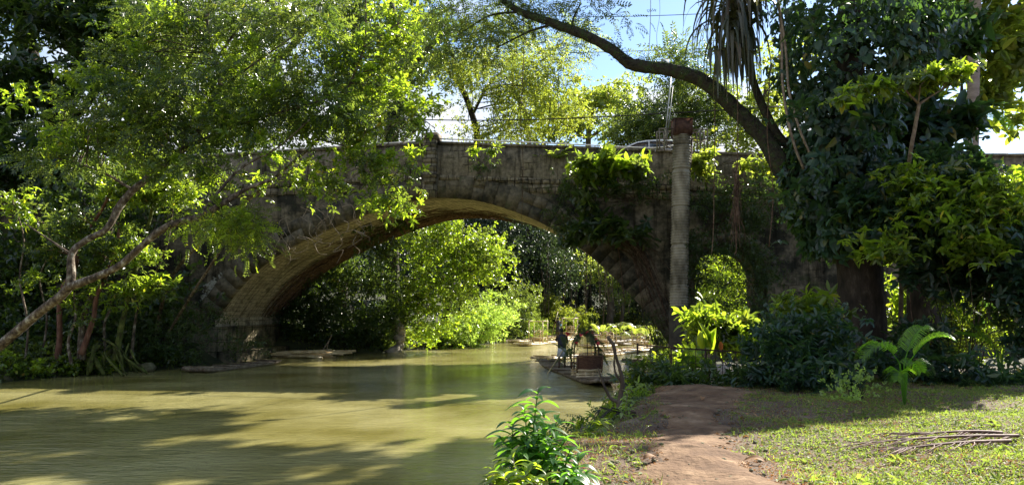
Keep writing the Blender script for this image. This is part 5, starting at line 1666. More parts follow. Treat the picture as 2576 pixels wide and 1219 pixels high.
VL = [veined_leaf(), veined_leaf(1, .42), veined_leaf(1, .32)]
BIGL = leafmat('leaf_big', [(0, (.02, .06, .018)), (.6, (.035, .09, .022)), (1, (.06, .13, .03))], (.4, .75, .05), .4, .36, .5)


def stemplant(lab, px, Y, stems_, size, mat=BIGL, group='broad-leaved plants at the front river edge', name='broadleaf_plant'):
    b_ = G(px, Y)
    t_ = thing(name, lab, 'plant', b_, 0, group)
    mb_ = MB(); pos, X, U, sc = [], [], [], []
    for (tx_, ty_, TY) in stems_:
        top = P(tx_, ty_, TY)
        base = b_ + Vector((random.uniform(-.15, .15), random.uniform(-.15, .15), -.05))
        m_ = base.lerp(top, .5) + Vector((random.uniform(-.05, .05), random.uniform(-.05, .05), .05))
        q = [Vector(v) for v in spline([base, m_, top], 8)]
        mb_.tube(q, [.011 * (1 - .6 * i / 16) for i in range(17)], 6, False)
        a = random.uniform(0, 6)
        nn3 = int((top - base).length / .07)
        for i in range(nn3):
            t = (.22 + .78 * i / max(1, nn3 - 1)) * 16
            p = q[int(t)] if t >= 16 else q[int(t)].lerp(q[int(t) + 1], t - int(t))
            for s_ in (0, math.pi):
                an_ = a + s_ + random.uniform(-.3, .3)
                pos.append(p); X.append((math.cos(an_), math.sin(an_), random.uniform(.0, .55) if t < 15 else random.uniform(.3, 1.0)))
                U.append((random.uniform(-.2, .2), random.uniform(-.2, .2), 1)); sc.append(size * random.uniform(.7, 1.15) * (1 if t < 14 else .75))
            a += 1.57
    mb_.build('stems', LIANA if mat is not BIGL else noisemat('green_stem', [(.3, (.03, .06, .02)), (.7, (.08, .1, .03))], 5, 3, .6, 0), t_, True)
    place('leaves', VL, pos, X, U, np.array(sc), mat, t_)


stemplant('tallest broad-leaved plant with ribbed leaves at the front river edge', 1330, 7.0, [(1352, 990, 7.0), (1290, 1070, 6.9), (1400, 1060, 6.9), (1325, 1100, 6.7), (1370, 1090, 7.1), (1265, 1110, 7.0), (1320, 1030, 7.1), (1350, 1060, 6.8), (1385, 1120, 6.7), (1300, 1140, 6.6)], .25)
stemplant('shorter broad-leaved plant right of the tallest one', 1420, 6.9, [(1420, 1110, 6.9), (1455, 1150, 6.8), (1390, 1160, 6.6), (1440, 1190, 6.5), (1410, 1200, 6.3), (1470, 1200, 6.6), (1430, 1140, 6.7)], .2)
stemplant('broad-leaved plant cut off by the bottom edge', 1290, 6.4, [(1240, 1180, 6.4), (1290, 1150, 6.4), (1330, 1190, 6.2), (1370, 1210, 6.1), (1230, 1215, 6.3), (1310, 1230, 6.0), (1270, 1200, 6.1), (1350, 1170, 6.2)], .2, LIME)
stemplant('leafy herb leaning over the water beside the sunlit bank', 1480, 9.6, [(1480, 1075, 9.6), (1455, 1100, 9.5), (1510, 1065, 9.8), (1500, 1100, 9.5), (1530, 1060, 10), (1470, 1120, 9.2)], .19, LIME)
stemplant('pale fresh shoot standing up from the bank by the dead branch', 1585, 11.6, [(1578, 990, 11.6), (1595, 1010, 11.6), (1560, 1030, 11.5)], .15, PALE)
stemplant('tiny two-leaved seedling at the path edge', 1632, 9.2, [(1632, 1072, 9.2)], .07, LIME)

# dead branch
mb = MB()
Yd = 12.6
limb(mb, [(P(1556, 1030, Yd), .045), (P(1560, 1000, Yd), .042), (P(1566, 965, Yd), .036), (P(1560, 930, Yd), .03), (P(1549, 895, Yd), .026), (P(1543, 868, Yd), .03), (P(1528, 846, Yd), .026)], 8, 5, .12)
limb(mb, [(P(1558, 1012, Yd), .036), (P(1536, 1000, Yd), .026), (P(1522, 975, Yd), .022), (P(1512, 948, Yd), .018), (P(1505, 925, Yd), .01)], 6, 5, .12)
limb(mb, [(P(1564, 962, Yd), .024), (P(1549, 938, Yd), .018), (P(1545, 915, Yd), .014), (P(1546, 893, Yd), .009)], 6, 4, .12)
limb(mb, [(P(1562, 985, Yd), .014), (P(1582, 978, Yd), .01), (P(1592, 985, Yd), .006)], 5, 3, .1)
tag(mb.build('dead_branch', BARK, None, True), 'forked dead branch stuck upright in the bank in front of the near raft', 'branch')

# mesh fence
fA, fB = P(1604, 868, 18), P(1868, 886, 17.2)
fz = thing('mesh_fence', 'rusty welded mesh fence at the end of the path', 'fence', (fA.x, fA.y, gz(fA.x, fA.y)))
mb = MB()
Lf = (fB - fA).length
nv = int(Lf / .14)
for i in range(nv + 1):
    p = fA.lerp(fB, i / nv)
    mb.tube([p, Vector((p.x + random.uniform(-.01, .01), p.y, p.z - 1.0))], .009, 4, False)
for j in range(7):
    mb.tube([fA - Vector((0, 0, j * .15)), fA.lerp(fB, .5) - Vector((0, 0, j * .15 + .015)), fB - Vector((0, 0, j * .15))], .008, 4, False)
mb.build('mesh_panel', IRON, fz)
mb = MB(); mb.tube([fA + Vector((0, 0, .01)), fB + Vector((0, 0, .01))], .014, 5); mb.build('top_rail', IRON, fz)
for t in (0, .33, .66, 1):
    p = fA.lerp(fB, t); mb = MB(); mb.tube([p + Vector((0, 0.02, .05)), p + Vector((0, .02, -1.1))], .022, 6); mb.build('post', IRON, fz)
for px, py, r, lab in ((1812, 937, .22, 'largest pale rock lit behind the fence'), (1775, 948, .15, 'small pale rock left of the largest behind the fence'), (1850, 945, .14, 'pale rock right of the largest behind the fence'), (1830, 958, .1, 'smallest pale rock low behind the fence')):
    mb = MB(); c = P(px, py, 18.6); c.z = gz(c.x, c.y) + r * .6; rock(mb, c, r, .9)
    tag(mb.build('rock', ROCK), lab, 'rock', 'pale rocks behind the fence')

# fallen palm fronds on the lawn
for (ax, ay, bx, by, lab) in ((2540, 1100, 2150, 1120, 'longest fallen dry palm frond on the lawn'), (2520, 1108, 2230, 1132, 'dry palm frond lying in front of the longest one'), (2500, 1094, 2260, 1104, 'dry palm frond lying behind the longest one')):
    Ya = 1.6 * F / (ay - HOR); Yb = 1.6 * F / (by - HOR)
    a = G(ax, Ya, .05); b_ = G(bx, Yb, .04)
    mb = MB()
    pts = [a.lerp(b_, t) + Vector((0, -.12 * math.sin(math.pi * t), .05 * math.sin(math.pi * t))) for t in np.linspace(0, 1, 12)]
    mb.tube(pts, [.022 * (1 - .06 * i) for i in range(12)], 6, False)
    d = (b_ - a).normalized(); sd = Vector((-d.y, d.x, 0))
    for i in range(30):
        t = random.uniform(.05, 1); p = a.lerp(b_, t) + Vector((0, -.12 * math.sin(math.pi * t), .05 * math.sin(math.pi * t)))
        s_ = random.choice((-1, 1)); L = random.uniform(.2, .5)
        e_ = p + d * L + sd * s_ * random.uniform(.02, .12); e_.z = gz(e_.x, e_.y) + .02
        m_ = p.lerp(e_, .5) + Vector((0, 0, .02)) + sd * s_ * .05
        mb.tube([p, m_, e_], [.007, .006, .002], 4, False)
    tag(mb.build('fallen_frond', noisemat('dry_frond', [(.3, (.07, .035, .025)), (.5, (.17, .095, .07)), (.7, (.32, .22, .17))], 6, 4, .7, 0), None, True), lab, 'palm frond', 'fallen fronds on the lawn')

# single dry leaves and sticks on the path
for px, py, s_, lab, rz_ in ((1612, 1160, .17, 'large pink-brown dry leaf lying left of the path', .4), (1912, 1158, .2, 'long curled dry leaf on the path', 2.9), (1760, 998, .2, 'curled upright dry leaf in the shade of the path', 1.2),
                             (1660, 1046, .08, 'small pale leaf at the left edge of the path', 0), (1845, 1010, .1, 'tan leaf at the right edge of the shaded path', 2), (1890, 1140, .12, 'dark dry leaf beside the long curled one', 2.2)):
    Y = 1.6 * F / (py - HOR)
    c = G(px, Y, .035)
    o = place('dry_leaf', [veined_leaf(1, .5)], [c], [(math.cos(rz_), math.sin(rz_), .35)], [(0, -.3, 1)], np.array([s_]), DRY)
    tag(o, lab, 'leaf', 'dry leaves on the path')

# ------------------------------------------------------------------ rafts
def raft(lab, near, far, W=1.25, n_=9, mat=BAMBOO, seat=None, frame_=False, group='bamboo rafts', curve=.25, seatback=False):
    """near/far: world xy of the two ends"""
    a = Vector((*near, 0)); b_ = Vector((*far, 0))
    d = (b_ - a); L = d.length
    rz = math.atan2(d.y, d.x)
    t_ = thing('bamboo_raft', lab, 'raft', a, rz, group)
    t_['_local'] = 1
    mb_ = MB()
    for k in range(n_):
        y = (k - (n_ - 1) / 2) * W / n_
        e0, e1 = random.uniform(-.25, .12), random.uniform(-.12, .3)
        pts = []
        for i in range(13):
            t = i / 12
            x = e0 + (L + e1 - e0) * t
            pts.append((x, y * (1 - .25 * t) + random.uniform(-.01, .01), .05 + curve * max(0, abs(t - .5) - .25) ** 2 * 6 + .01 * math.sin(t * 20 + k)))
        r = W / n_ * .47
        mb_.tube(pts, [r * (1 - .2 * i / 12) * (1.06 if i % 2 else 1) for i in range(13)], 7)
    mb_.build('hull_poles', mat, t_, True)
    for t in (.04, .2, .38, .56, .74, .93):
        mb_ = MB()
        x = L * t; zc = .05 + curve * max(0, abs(t - .5) - .25) ** 2 * 6 + .1
        mb_.tube([(x, -W / 2 - .06, zc), (x, W / 2 + .06, zc)], .04, 6)
        mb_.build('cross_pole', mat, t_, True)
    if seat is not None:
        xs = L * seat
        s_ = MB()
        for x in (xs - .3, xs + .3):
            for y in (-.5, .5):
                s_.tube([(x, y, .1), (x, y, .45)], .04, 6)
        for x in (xs - .3, xs, xs + .3):
            s_.tube([(x, -.55, .34), (x, .55, .34)], .035, 6)
        for k in range(9):
            s_.tube([(xs - .34 + k * .085, -.55, .47), (xs - .34 + k * .085, .55, .47)], .035, 6)
        s_.build('seat', mat, t_, True)
        k_ = MB()
        xb = xs - .36 if seatback else xs + .36
        for y in (-.52, 0, .52):
            k_.tube([(xb, y, .1), (xb - (.08 if seatback else -.08), y, 1.0)], .035, 6)
        for z_ in (.62, .8, .98):
            k_.tube([(xb - (.05 if seatback else -.05), -.57, z_), (xb - (.05 if seatback else -.05), .57, z_)], .03, 6)
        k_.tube([(xb, -.5, .65), (xb - .06, 0, 1.1)], .022, 5); k_.tube([(xb, .5, .65), (xb - .06, 0, 1.1)], .022, 5)
        k_.build('seat_back', mat, t_, True)
    if frame_:
        xs = L * (seat if seat is not None else .5)
        f_ = MB()
        for x in (xs - .5, xs + .5):
            for y in (-.56, .56):
                f_.tube([(x, y, .1), (x, y, 1.75)], .035, 6)
            f_.tube([(x, -.62, 1.72), (x, .62, 1.72)], .035, 6)
        for y in (-.56, .56):
            f_.tube([(xs - .55, y, 1.75), (xs + .55, y, 1.75)], .035, 6)
        f_.build('canopy_frame', mat, t_, True)
        p_ = rng.uniform(size=(70, 3)); e = rng.integers(0, 3, 70)
        pos = np.stack([xs - .5 + p_[:, 0], np.where(e < 2, np.where(e == 0, -.56, .56), -.56 + 1.12 * p_[:, 1]), np.where(e < 2, .3 + 1.45 * p_[:, 2], 1.75)], 1)
        place('leaf_trim', TUFTN, pos, rng.normal(size=(70, 3)), np.tile([0, 0, 1.], (70, 1)), rng.uniform(.12, .28, 70), LIME, t_)
    return t_, rz, L


def wp(px, py, z=0.0):
    Y = (H - z) * F / (py - HOR)
    return ((px - CX) / F * Y, Y)


# near raft
tA, rzA, LA = raft('near bamboo raft with wicker seat and palm arch, pointing at the dead branch', (3.55, 28.2), (1.75, 38.6), 1.35, 9, BAMBOOG, None, False, 'bamboo rafts', .55)
MA = Matrix.Translation(tA.location) @ Matrix.Rotation(rzA, 4, 'Z')
xs = LA * .30
s_ = MB()
for x in (xs - .4, xs + .4):
    for y in (-.46, -.16, .16, .46):
        s_.tube([(x, y, .1), (x, y, .36)], .035, 6)
    for z_ in (.14, .24, .34):
        s_.tube([(x, -.54, z_), (x, .54, z_)], .04, 6)
for k in range(11):
    s_.tube([(xs - .45 + k * .09, -.5, .4), (xs - .45 + k * .09, .5, .4)], .038, 6)
s_.build('seat', BAMBOO, tA, True)
s_ = MB()
for k in range(14):
    z_ = .42 + k * .036
    s_.tube([(xs - .44 - (k * .006), -.47 - k * .003, z_), (xs - .46 - (k * .006) - .02 * (k % 2), 0, z_), (xs - .44 - (k * .006), .47 + k * .003, z_)], .021, 5)
for y in (-.5, .5):
    s_.tube([(xs - .42, y, .3), (xs - .54, y * 1.05, .96)], .038, 6)
s_.tube([(xs - .53, -.55, .95), (xs - .53, .55, .95)], .034, 6)
for y in (-.5, .5):
    s_.tube([(xs - .48, y, .65), (xs + .4, y, .65)], .034, 6); s_.tube([(xs + .4, y, .36), (xs + .4, y, .65)], .034, 6)
s_.build('seat_back', WICKER, tA, True)
s_ = MB()
AR = [(.52 * math.cos(a), 1.0 + .85 * math.sin(a)) for a in np.linspace(0, math.pi, 13)]
for xo in (0, .45):
    s_.tube([(xs + xo, .52, .4)] + [(xs + xo, y, z_) for y, z_ in AR] + [(xs + xo, -.52, .4)], .03, 6)
s_.tube([(xs + .2, -.12, .4), (xs + .1, -.05, 1.85)], .018, 5)
s_.tube([(xs + .2, -.4, .4), (xs + .15, -.38, 1.5)], .014, 5)
s_.build('arch_frame', IRON, tA, True)
s_ = MB()
DARKPALM = leafmat('leaf_palm_dark', [(0, (.02, .04, .015)), (1, (.05, .08, .025))], (.4, .5, .08), .35, .45)
for k in range(22):
    y, z_ = random.choice(AR)
    frond(s_, (xs + random.uniform(-.05, .5), y, z_), (random.uniform(-.8, .2), (y + random.uniform(-.3, .3)) * 1.6, 0), random.uniform(.35, .6), 1.1, 12, .24, .035, .2, .2)
frond(s_, (xs - .1, .62, .75), (-.25, .25, 0), .75, .3, 18, .3, .035, 1.6)
frond(s_, (xs - .1, .66, .8), (-.1, .5, 0), .8, .5, 18, .3, .035, 1.3)
frond(s_, (xs + .1, .75, .9), (.0, 1, 0), .9, 1.1, 12, .26, .025, .1)
s_.build('palm_fronds', DARKPALM, tA)
for k in (2, 4, 6, 9, 10):
    y, z_ = AR[k]
    place('red_flower', [t_whorl(6, 1, .6, .1)], [(xs - .12, y, z_ + .03)], [(random.gauss(0, 1), random.gauss(0, 1), .5)], [(-1, 0, .4)], np.array([.11]), REDFL, tA)
p_ = np.array([(xs + random.uniform(-.1, .5), AR[k][0] * random.uniform(.85, 1.2), AR[k][1] + random.uniform(-.1, .1)) for k in rng.integers(0, 13, 90)])
tag(place('green_trim', TUFTN, p_, rng.normal(size=(90, 3)), np.tile([0, 0, 1.], (90, 1)), rng.uniform(.1, .22, 90), DARK, tA), kind='stuff')


# people
def person(lab, base, rz, pose, skin=SKIN):
    t_ = thing('person', lab, 'person', base, rz)
    t_['_local'] = 1
    J, E, Rr = pose
    me = bpy.data.meshes.new('body')
    me.from_pydata([tuple(j) for j in J], E, [])
    o = bpy.data.objects.new('body', me); link(o, t_)
    sk_m = o.modifiers.new('Skin', 'SKIN')
    for i, r in enumerate(Rr):
        me.skin_vertices[0].data[i].radius = (r, r) if not hasattr(r, '__len__') else r
    me.skin_vertices[0].data[0].use_root = True
    ss = o.modifiers.new('Sub', 'SUBSURF'); ss.levels = 2; ss.render_levels = 2
    me.materials.append(skin)
    return t_


def figure(bend=.1, arm_l=((.3, .15, 1.15), (.35, .3, 1.0)), arm_r=((-.25, .25, 1.15), (-.1, .4, 1.05)), stride=.15):
    J = [(0, 0, .95), (0, bend * .3, 1.15), (0, bend * .8, 1.38), (0, bend, 1.5), (0, bend * 1.1 + .02, 1.58), (0, bend * 1.1 + .03, 1.7),
         (.19, bend * .85, 1.42), arm_l[0], arm_l[1], (-.19, bend * .85, 1.42), arm_r[0], arm_r[1],
         (.1, 0, .9), (.13, stride * .5 + .04, .5), (.14, stride, .09), (.15, stride + .17, .03),
         (-.1, 0, .9), (-.13, -stride * .3 + .05, .5), (-.14, -stride, .09), (-.15, -stride + .17, .03)]
    E = [(0, 1), (1, 2), (2, 3), (3, 4), (4, 5), (2, 6), (6, 7), (7, 8), (2, 9), (9, 10), (10, 11), (0, 12), (12, 13), (13, 14), (14, 15), (0, 16), (16, 17), (17, 18), (18, 19)]
    # hands: palm, thumb and fingers as short chains
    for w, e in ((8, 7), (11, 10)):
        a, b2 = Vector(J[e]), Vector(J[w]); d = (b2 - a).normalized()
        J.append(tuple(b2 + d * .07)); E.append((w, len(J) - 1)); pm = len(J) - 1
        sd = d.orthogonal().normalized()
        for k, ln in ((-1.5, .06), (-.5, .07), (.5, .065), (1.5, .05)):
            J.append(tuple(Vector(J[pm]) + d * .02 + sd * k * .018)); E.append((pm, len(J) - 1)); J.append(tuple(Vector(J[-1]) + d * ln * .7 + Vector((0, 0, -.02)))); E.append((len(J) - 2, len(J) - 1))
    Rr = [.13, .12, .15, .07, .06, .085, .06, .045, .032, .06, .045, .032, .09, .065, .04, .035, .09, .065, .04, .035]
    Rr += [.03 if k % 9 == 0 else .009 for k in range(len(J) - len(Rr))]
    return J, E, Rr


def head_parts(t_, bend):
    hx = Vector((0, bend * 1.1 + .03, 1.66))
    m_ = MB()
    nl, nn2 = 8, 12
    vs = []
    for i in range(nl + 1):
        th_ = math.pi * i / nl
        for j in range(nn2):
            ph_ = 2 * math.pi * j / nn2
            y_ = math.sin(th_) * math.sin(ph_)
            z_ = math.cos(th_)
            k = 1.0 if not (y_ > .5 and z_ < .45) else .86
            vs.append(hx + Vector((math.sin(th_) * math.cos(ph_) * .085, y_ * .105, .03 + z_ * .115)) * 1.0 * Vector((1, 1, 1)).x if False else hx + Vector((math.sin(th_) * math.cos(ph_) * .085 * k, y_ * .105 * k, .03 + z_ * .115 * k)))
    m_.add(vs, [(i * nn2 + j, i * nn2 + (j + 1) % nn2, (i + 1) * nn2 + (j + 1) % nn2, (i + 1) * nn2 + j) for i in range(nl) for j in range(nn2)])
    m_.build('hair', BLACKR, t_, True)


def cloth(t_, name, rings, mat):
    """rings: (centre, rx, ry)"""
    m_ = MB(); n_ = 14; vs = []
    for c, rx, ry in rings:
        for k in range(n_):
            a = 2 * math.pi * k / n_
            w = 1 + .04 * math.sin(a * 3 + c[2] * 20)
            vs.append((c[0] + rx * w * math.cos(a), c[1] + ry * w * math.sin(a), c[2]))
    m_.add(vs, [(i * n_ + k, i * n_ + (k + 1) % n_, (i + 1) * n_ + (k + 1) % n_, (i + 1) * n_ + k) for i in range(len(rings) - 1) for k in range(n_)])
    o = m_.build(name, mat, t_, True)
    so = o.modifiers.new('thick', 'SOLIDIFY'); so.thickness = .01
    return o


# near raftsman
ps = MA @ Vector((LA * .62, .2, .16))
st_ = .14
p1 = person('person in dark vest and pale shorts standing on the near raft, holding a long pole', ps, rzA + math.pi / 2 + 3.0, figure(.12, ((.28, .2, 1.18), (.12, .38, 1.1)), ((-.26, .22, 1.2), (.02, .4, 1.22)), st_))
head_parts(p1, .12)
cloth(p1, 'shirt', [((0, 0, .9), .19, .14), ((0, .03, 1.1), .185, .14), ((0, .09, 1.34), .215, .145), ((0, .11, 1.46), .15, .11), ((0, .12, 1.5), .08, .08)], CLOTHD)
cloth(p1, 'shorts', [((0, .02, .52), .23, .17), ((0, .01, .75), .21, .16), ((0, 0, .95), .17, .13)], CLOTHW)
mb = MB(); c_ = MA @ Vector((LA * .62 + .1, -.1, 0)); mb.tube([c_ + Vector((-1.2, -1.3, -.3)), c_ + Vector((0, .0, 1.3)), c_ + Vector((.6, .65, 2.1))], .022, 6)
tag(mb.build('punt_pole', BAMBOO), 'pale bamboo pole held by the near raftsman', 'pole', 'punt poles')

# far raftsman
gB = wp(1403, 850, .15)
p2 = person('person with dark clothes and blue bag standing on the far raft by the bank', (gB[0], gB[1], .16), .3, figure(-.05, ((.3, .1, 1.2), (.22, .3, 1.1)), ((-.26, .15, 1.2), (-.3, .35, 1.0)), .18))
head_parts(p2, -.05)
cloth(p2, 'shorts', [((0, 0, .55), .2, .2), ((0, 0, .78), .19, .16), ((0, 0, .98), .16, .13)], CLOTHD)
cloth(p2, 'vest', [((0, 0, .96), .17, .13), ((0, -.02, 1.2), .18, .135), ((0, -.04, 1.42), .17, .11)], CLOTHD)
mb = MB(); rock(mb, (.27, .2, 1.12), .13, 1.1); mb.build('blue_bag', CLOTHB, p2, True)
mb = MB(); mb.tube([(gB[0] - .7, gB[1] - .3, -.3), (gB[0] - .3, gB[1] + .2, 1.2), (gB[0] + .05, gB[1] + .6, 2.4)], .02, 5)
tag(mb.build('punt_pole', BAMBOO), 'thin pole held by the far raftsman', 'pole', 'punt poles')

raft('raft with square leaf-trimmed frame moored at the left bank beyond the bridge', wp(1310, 869), wp(1440, 853), 1.3, 8, BAMBOO, .30, True)
raft('raft tucked behind the square framed raft against the bank', wp(1284, 861), wp(1400, 848), 1.2, 8, BAMBOO, None)
raft('raft under the far raftsman', wp(1350, 857), wp(1475, 843), 1.2, 8, BAMBOOY, None)
raft('far raft with tall green leafy frame right of the far raftsman', wp(1405, 850), wp(1490, 841), 1.2, 8, BAMBOO, .3, True)
raft('dark far raft with a bench beyond the leafy frame', wp(1470, 845), wp(1545, 838), 1.3, 8, WICKER, .3, False)
raft('long pale raft whose pole ends stick out left of the near raft', wp(1356, 905), wp(1600, 880), 1.3, 9, BAMBOO, None)
raft('pale raft lying across the stream just right of the near raft seat', wp(1480, 897), wp(1700, 868), 1.5, 9, BAMBOO, None)
raft('empty pale raft in the middle of the moored rafts', wp(1470, 874), wp(1640, 858), 1.3, 9, BAMBOO, .25)
raft('raft with bench second from the bank in the moored group', wp(1520, 885), wp(1690, 866), 1.3, 9, BAMBOO, .5, False)
raft('raft with bench and palm decoration nearest the side of the far forest', wp(1495, 862), wp(1660, 850), 1.3, 9, BAMBOOG, .25, False)
raft('raft with bench and palm decoration nearest the right pier', wp(1540, 868), wp(1700, 855), 1.3, 9, BAMBOOG, .4, False)
raft('dark single raft end showing behind the left end of the fence', wp(1568, 912), wp(1720, 905), .6, 4, BAMBOOG, None)
raft('far raft stranded near the distant bank under the right haunch', wp(1575, 838), wp(1670, 833), 1.3, 8, BAMBOO, .5)
# left bank raft in the shade and bamboo heap
raft('old grey raft floating in the bridge shadow beside the left pier', wp(498, 934), wp(690, 912), 1.5, 8, BAMBOOG, None)
mb = MB()
for k in range(60):
    a = Vector((random.uniform(-13.6, -11.6), random.uniform(43.2, 45.6), random.uniform(.0, .3)))
    d = Vector((1, random.uniform(-.1, .5), 0)).normalized() * random.uniform(1.2, 3)
    mb.tube([a, a + d * .5 + Vector((0, 0, random.uniform(0, .05))), a + d + Vector((0, 0, random.uniform(-.12, .1)))], random.uniform(.02, .06), 6)
tag(mb.build('bamboo_heap', BAMBOO, None, True), 'sunlit heap of loose bamboo and sticks at the foot of the arch roots', 'bamboo heap', kind='stuff')
mb = MB()
c = P(800, 893, 45)
limb(mb, [(c, .05), (P(815, 875, 45), .045), (P(828, 856, 45), .03), (P(835, 840, 45), .02)], 6, 4)
limb(mb, [(P(822, 893, 45), .03), (P(824, 870, 45), .03), (P(828, 856, 45), .03)], 6, 4)
tag(mb.build('driftwood_stick', LIANA, None, True), 'pale forked stick propped at the water edge behind the arch', 'stick')

# palm decorations on moored rafts
for px, py, Y, lab in ((1515, 835, 57, 'palm decoration on the left bench of the moored rafts'), (1560, 828, 58, 'tall palm decoration on the middle bench of the moored rafts'), (1600, 832, 55, 'palm decoration on the right bench of the moored rafts'), (1640, 848, 52, 'palm decoration nearest the right pier')):
    b_ = P(px, py, Y)
    dd = thing('palm_decoration', lab, 'palm decoration', Vector((b_.x, b_.y, .1)), 0, 'palm decorations on the rafts')
    mb = MB()
    for k in range(11):
        a = 2 * math.pi * k / 11 + random.uniform(-.2, .2)
        frond(mb, b_ + Vector((math.cos(a) * .3, 0, random.uniform(-.6, .1))), (math.cos(a), math.sin(a), 0), random.uniform(.5, .8), .9, 14, .34, .05, random.uniform(1.2, 2.2), .2)
    mb.build('fronds', YEL, dd)
    for xo in (-.3, .3):
        mb = MB(); mb.tube([b_ + Vector((xo, 0, .3)), Vector((b_.x + xo, b_.y, .05))], .03, 5)
        mb.build('pole', BAMBOO, dd)
for px, py, Y, lab in ((1428, 840, 40, 'red flower on a stem left over the near raft arch'), (1487, 842, 38, 'pink-red flower on a tall stem right of the near raft arch')):
    c = P(px, py, Y)
    t_ = thing('flower_stem', lab, 'flower', Vector((c.x, c.y, .3)), 0, 'red flowers on the rafts')
    place('petals', [t_whorl(7, 1, .6, .1)], [c] * 3, rng.normal(size=(3, 3)), np.tile([0, -1, .3], (3, 1)), np.full(3, .15), REDFL, t_)
    mb = MB(); mb.tube([Vector((c.x, c.y, .1)), c], .015, 5); mb.build('stem', LIANA, t_)

# ------------------------------------------------------------------ ground cover
def cover(name, lab, n_, xr_, yr_, temps, s0, s1, mat, dens, upright=.4):
    y = yr_[0] + (yr_[1] - yr_[0]) * rng.random(n_) ** 1.35
    x = rng.uniform(xr_[0], xr_[1], n_)
    x = np.interp(y, YR, XR) + .6 + (x - xr_[0]) / (xr_[1] - xr_[0]) * (np.minimum(xr_[1], .72 * y + 1.5) - np.interp(y, YR, XR) - .6)
    k = dens(x, y)
    x, y = x[k], y[k]
    z = ground_np(x, y)
    N = len(x)
    a = rng.uniform(0, 2 * math.pi, N)
    X = np.stack([np.cos(a), np.sin(a), rng.uniform(.0, upright, N)], 1)
    U = np.tile([0, 0, 1.], (N, 1)) + rng.normal(size=(N, 3)) * .35
    o = place(name, temps, np.stack([x, y, z + .005], 1), X, U, rng.uniform(s0, s1, N), mat)
    return tag(o, lab, name.replace('_', ' '), kind='stuff')


def nz2(x, y, f, o=0.0):
    return np.sin(x * f + 1.3 * np.sin(y * f * .7 + o)) * np.cos(y * f * 1.1 + 1.1 * np.sin(x * f * .9 + 2 * o))


def offpath(x, y, pad=1.0):
    c, w = path_at(np.clip(y, 5.5, 16.5))
    return (np.abs(x - c) > w * pad + .12 * np.sin(y * 5) + .08 * np.sin(y * 13 + x * 9)) | (y > 16.4)


HERBC = leafmat('leaf_creeper', [(0, (.05, .08, .016)), (.55, (.1, .14, .028)), (.85, (.17, .19, .055)), (1, (.26, .19, .1))], (.55, .68, .12), .3, .62, .25)
creep = [t_whorl(5, 1, .62, .1, leaf1, .3), t_whorl(4, 1, .7, .05, leaf1, .4), t_tuft(5, .9, .5, .8)]
cover('ground_creeper', 'low green creeper carpeting the lawn on the right bank', 90000, (0, 12), (5, 20), creep, .018, .042, HERBC,
      lambda x, y: offpath(x, y, 1.0) & (nz2(x, y, 1.7) + nz2(x, y, 4.3, 2) * .6 + rng.normal(size=len(x)) * .45 + np.clip((x - path_at(np.clip(y, 5.5, 16.5))[0] - 1.1) * .6, -1.2, 1.1) + (10.5 - y) * .08 > .25))
cover('leaf_litter', 'scattered brown leaf litter and twigs on the path edges', 110000, (0, 9), (5, 18), [leaf1(1, .5), leaf1(1, .22, .1, .2), leaf1(1, .1, 0, .1)], .012, .045, DRY,
      lambda x, y: (offpath(x, y, .6) | (rng.random(len(x)) < .6)) & (nz2(x, y, 1.3, 1) + rng.normal(size=len(x)) * .7 - np.clip((x - path_at(np.clip(y, 5.5, 16.5))[0] - 2.5) * .3, 0, 1) > -.4), .3)
cover('weeds', 'small leafy weeds dotted over the lawn and path edges', 5200, (0, 12), (5.5, 19), WHORL, .05, .11, HERBC,
      lambda x, y: offpath(x, y, 1.0) & (nz2(x, y, 2.3, 4) + rng.normal(size=len(x)) * .4 > .25), .5)
cover('fallen_leaves', 'fallen brown leaves lying over the path and lawn', 1500, (0, 9), (5.5, 16), [veined_leaf(1, .5), veined_leaf(1, .4), leaf2(1, .45)], .035, .09, DRY,
      lambda x, y: nz2(x, y, 1.1, 3) + rng.normal(size=len(x)) * .6 > -.1, .35)
mb = MB()
for k in range(260):
    y_ = random.uniform(6, 16); c0, w0 = path_at(y_); x_ = float(c0) + random.gauss(0, .8) * float(w0)
    rock(mb, (x_, y_, gz(x_, y_) + .015), random.uniform(.008, .028), .6)
tag(mb.build('pebbles', ROCKD), 'small stones scattered over the dirt path', 'pebbles', kind='stuff')
GRASSB = [(np.array([(0, -.05, 0), (0, .05, 0), (.5, .035, .15), (.5, -.035, .15), (1, 0, .0)]), [(0, 1, 2, 3), (3, 2, 4)])]
cover('grass', 'short grass blades among the creeper', 34000, (0, 12), (5, 17), GRASSB, .04, .09, HERBC, lambda x, y: offpath(x, y, 1.05) & (rng.random(len(x)) < .8), 2.0)

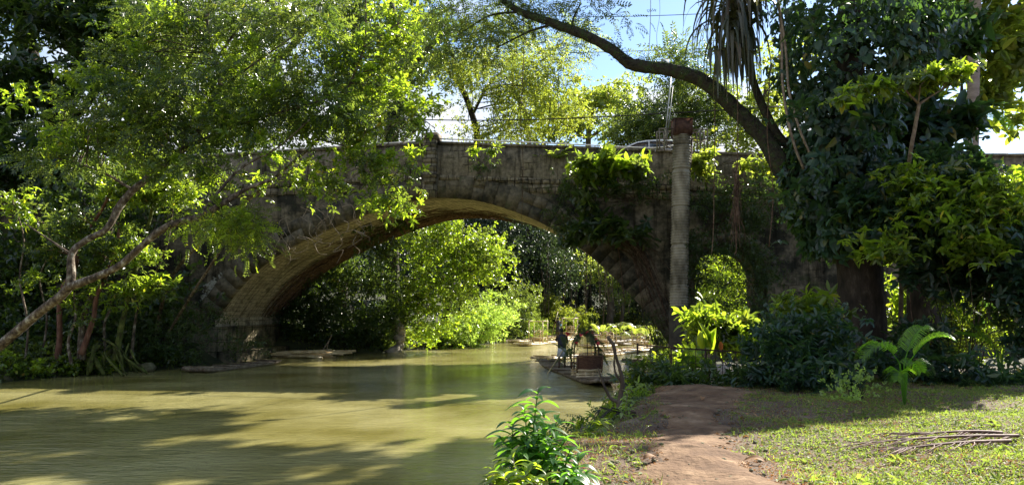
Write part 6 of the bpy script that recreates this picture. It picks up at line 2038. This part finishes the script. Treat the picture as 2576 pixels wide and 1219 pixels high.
# bank herbs: right bank slope facing the river
y = rng.uniform(5.5, 36, 9000); x = np.interp(y, YR, XR) + rng.uniform(-.1, 1.1, len(y)) + .22 * np.sin(y * 1.7 + 1)
z = ground_np(x, y); k = z > .02; x, y, z = x[k], y[k], z[k]; N = len(x)
a = rng.uniform(0, 2 * math.pi, N)
o = place('bank_herbs', WHORL + TUFTW, np.stack([x, y, z + rng.uniform(.0, .14, N)], 1), np.stack([np.cos(a), np.sin(a), rng.uniform(0, .6, N)], 1), np.tile([0, 0, 1.], (N, 1)) + rng.normal(size=(N, 3)) * .5, rng.uniform(.05, .12, N) * (1 + y / 60), MID)
tag(o, 'tangled low herbs covering the river side slope of the right bank', 'bank herbs', kind='stuff')
# same on the left and far banks
y = rng.uniform(26, 100, 9000); x = np.interp(y, YL, XL) - rng.uniform(-.2, 2.5, len(y))
kk = (y < 37) | (y > 47); x, y = x[kk], y[kk]
z = ground_np(x, y); k = z > .02; x, y, z = x[k], y[k], z[k]; N = len(x)
a = rng.uniform(0, 2 * math.pi, N)
o = place('bank_herbs', TUFTW + TUFTN, np.stack([x, y, z + rng.uniform(.02, .4, N)], 1), np.stack([np.cos(a), np.sin(a), rng.uniform(0, .6, N)], 1), np.tile([0, 0, 1.], (N, 1)) + rng.normal(size=(N, 3)) * .5, rng.uniform(.2, .45, N) * (1 + y / 150), MID)
tag(o, 'tangled low herbs covering the left bank and the far bend', 'bank herbs', kind='stuff')
y = rng.uniform(40, 100, 5000); x = np.interp(y, YR, XR) + rng.uniform(-.1, 4, len(y))
z = ground_np(x, y); k = z > .02; x, y, z = x[k], y[k], z[k]; N = len(x)
a = rng.uniform(0, 2 * math.pi, N)
o = place('bank_herbs', TUFTW + TUFTN, np.stack([x, y, z + rng.uniform(.02, .5, N)], 1), np.stack([np.cos(a), np.sin(a), rng.uniform(0, .6, N)], 1), np.tile([0, 0, 1.], (N, 1)) + rng.normal(size=(N, 3)) * .5, rng.uniform(.25, .5, N), MID)
tag(o, 'tangled low herbs covering the right bank beyond the bridge', 'bank herbs', kind='stuff')

for o in bpy.data.objects:
    if '_local' in o: del o['_local']
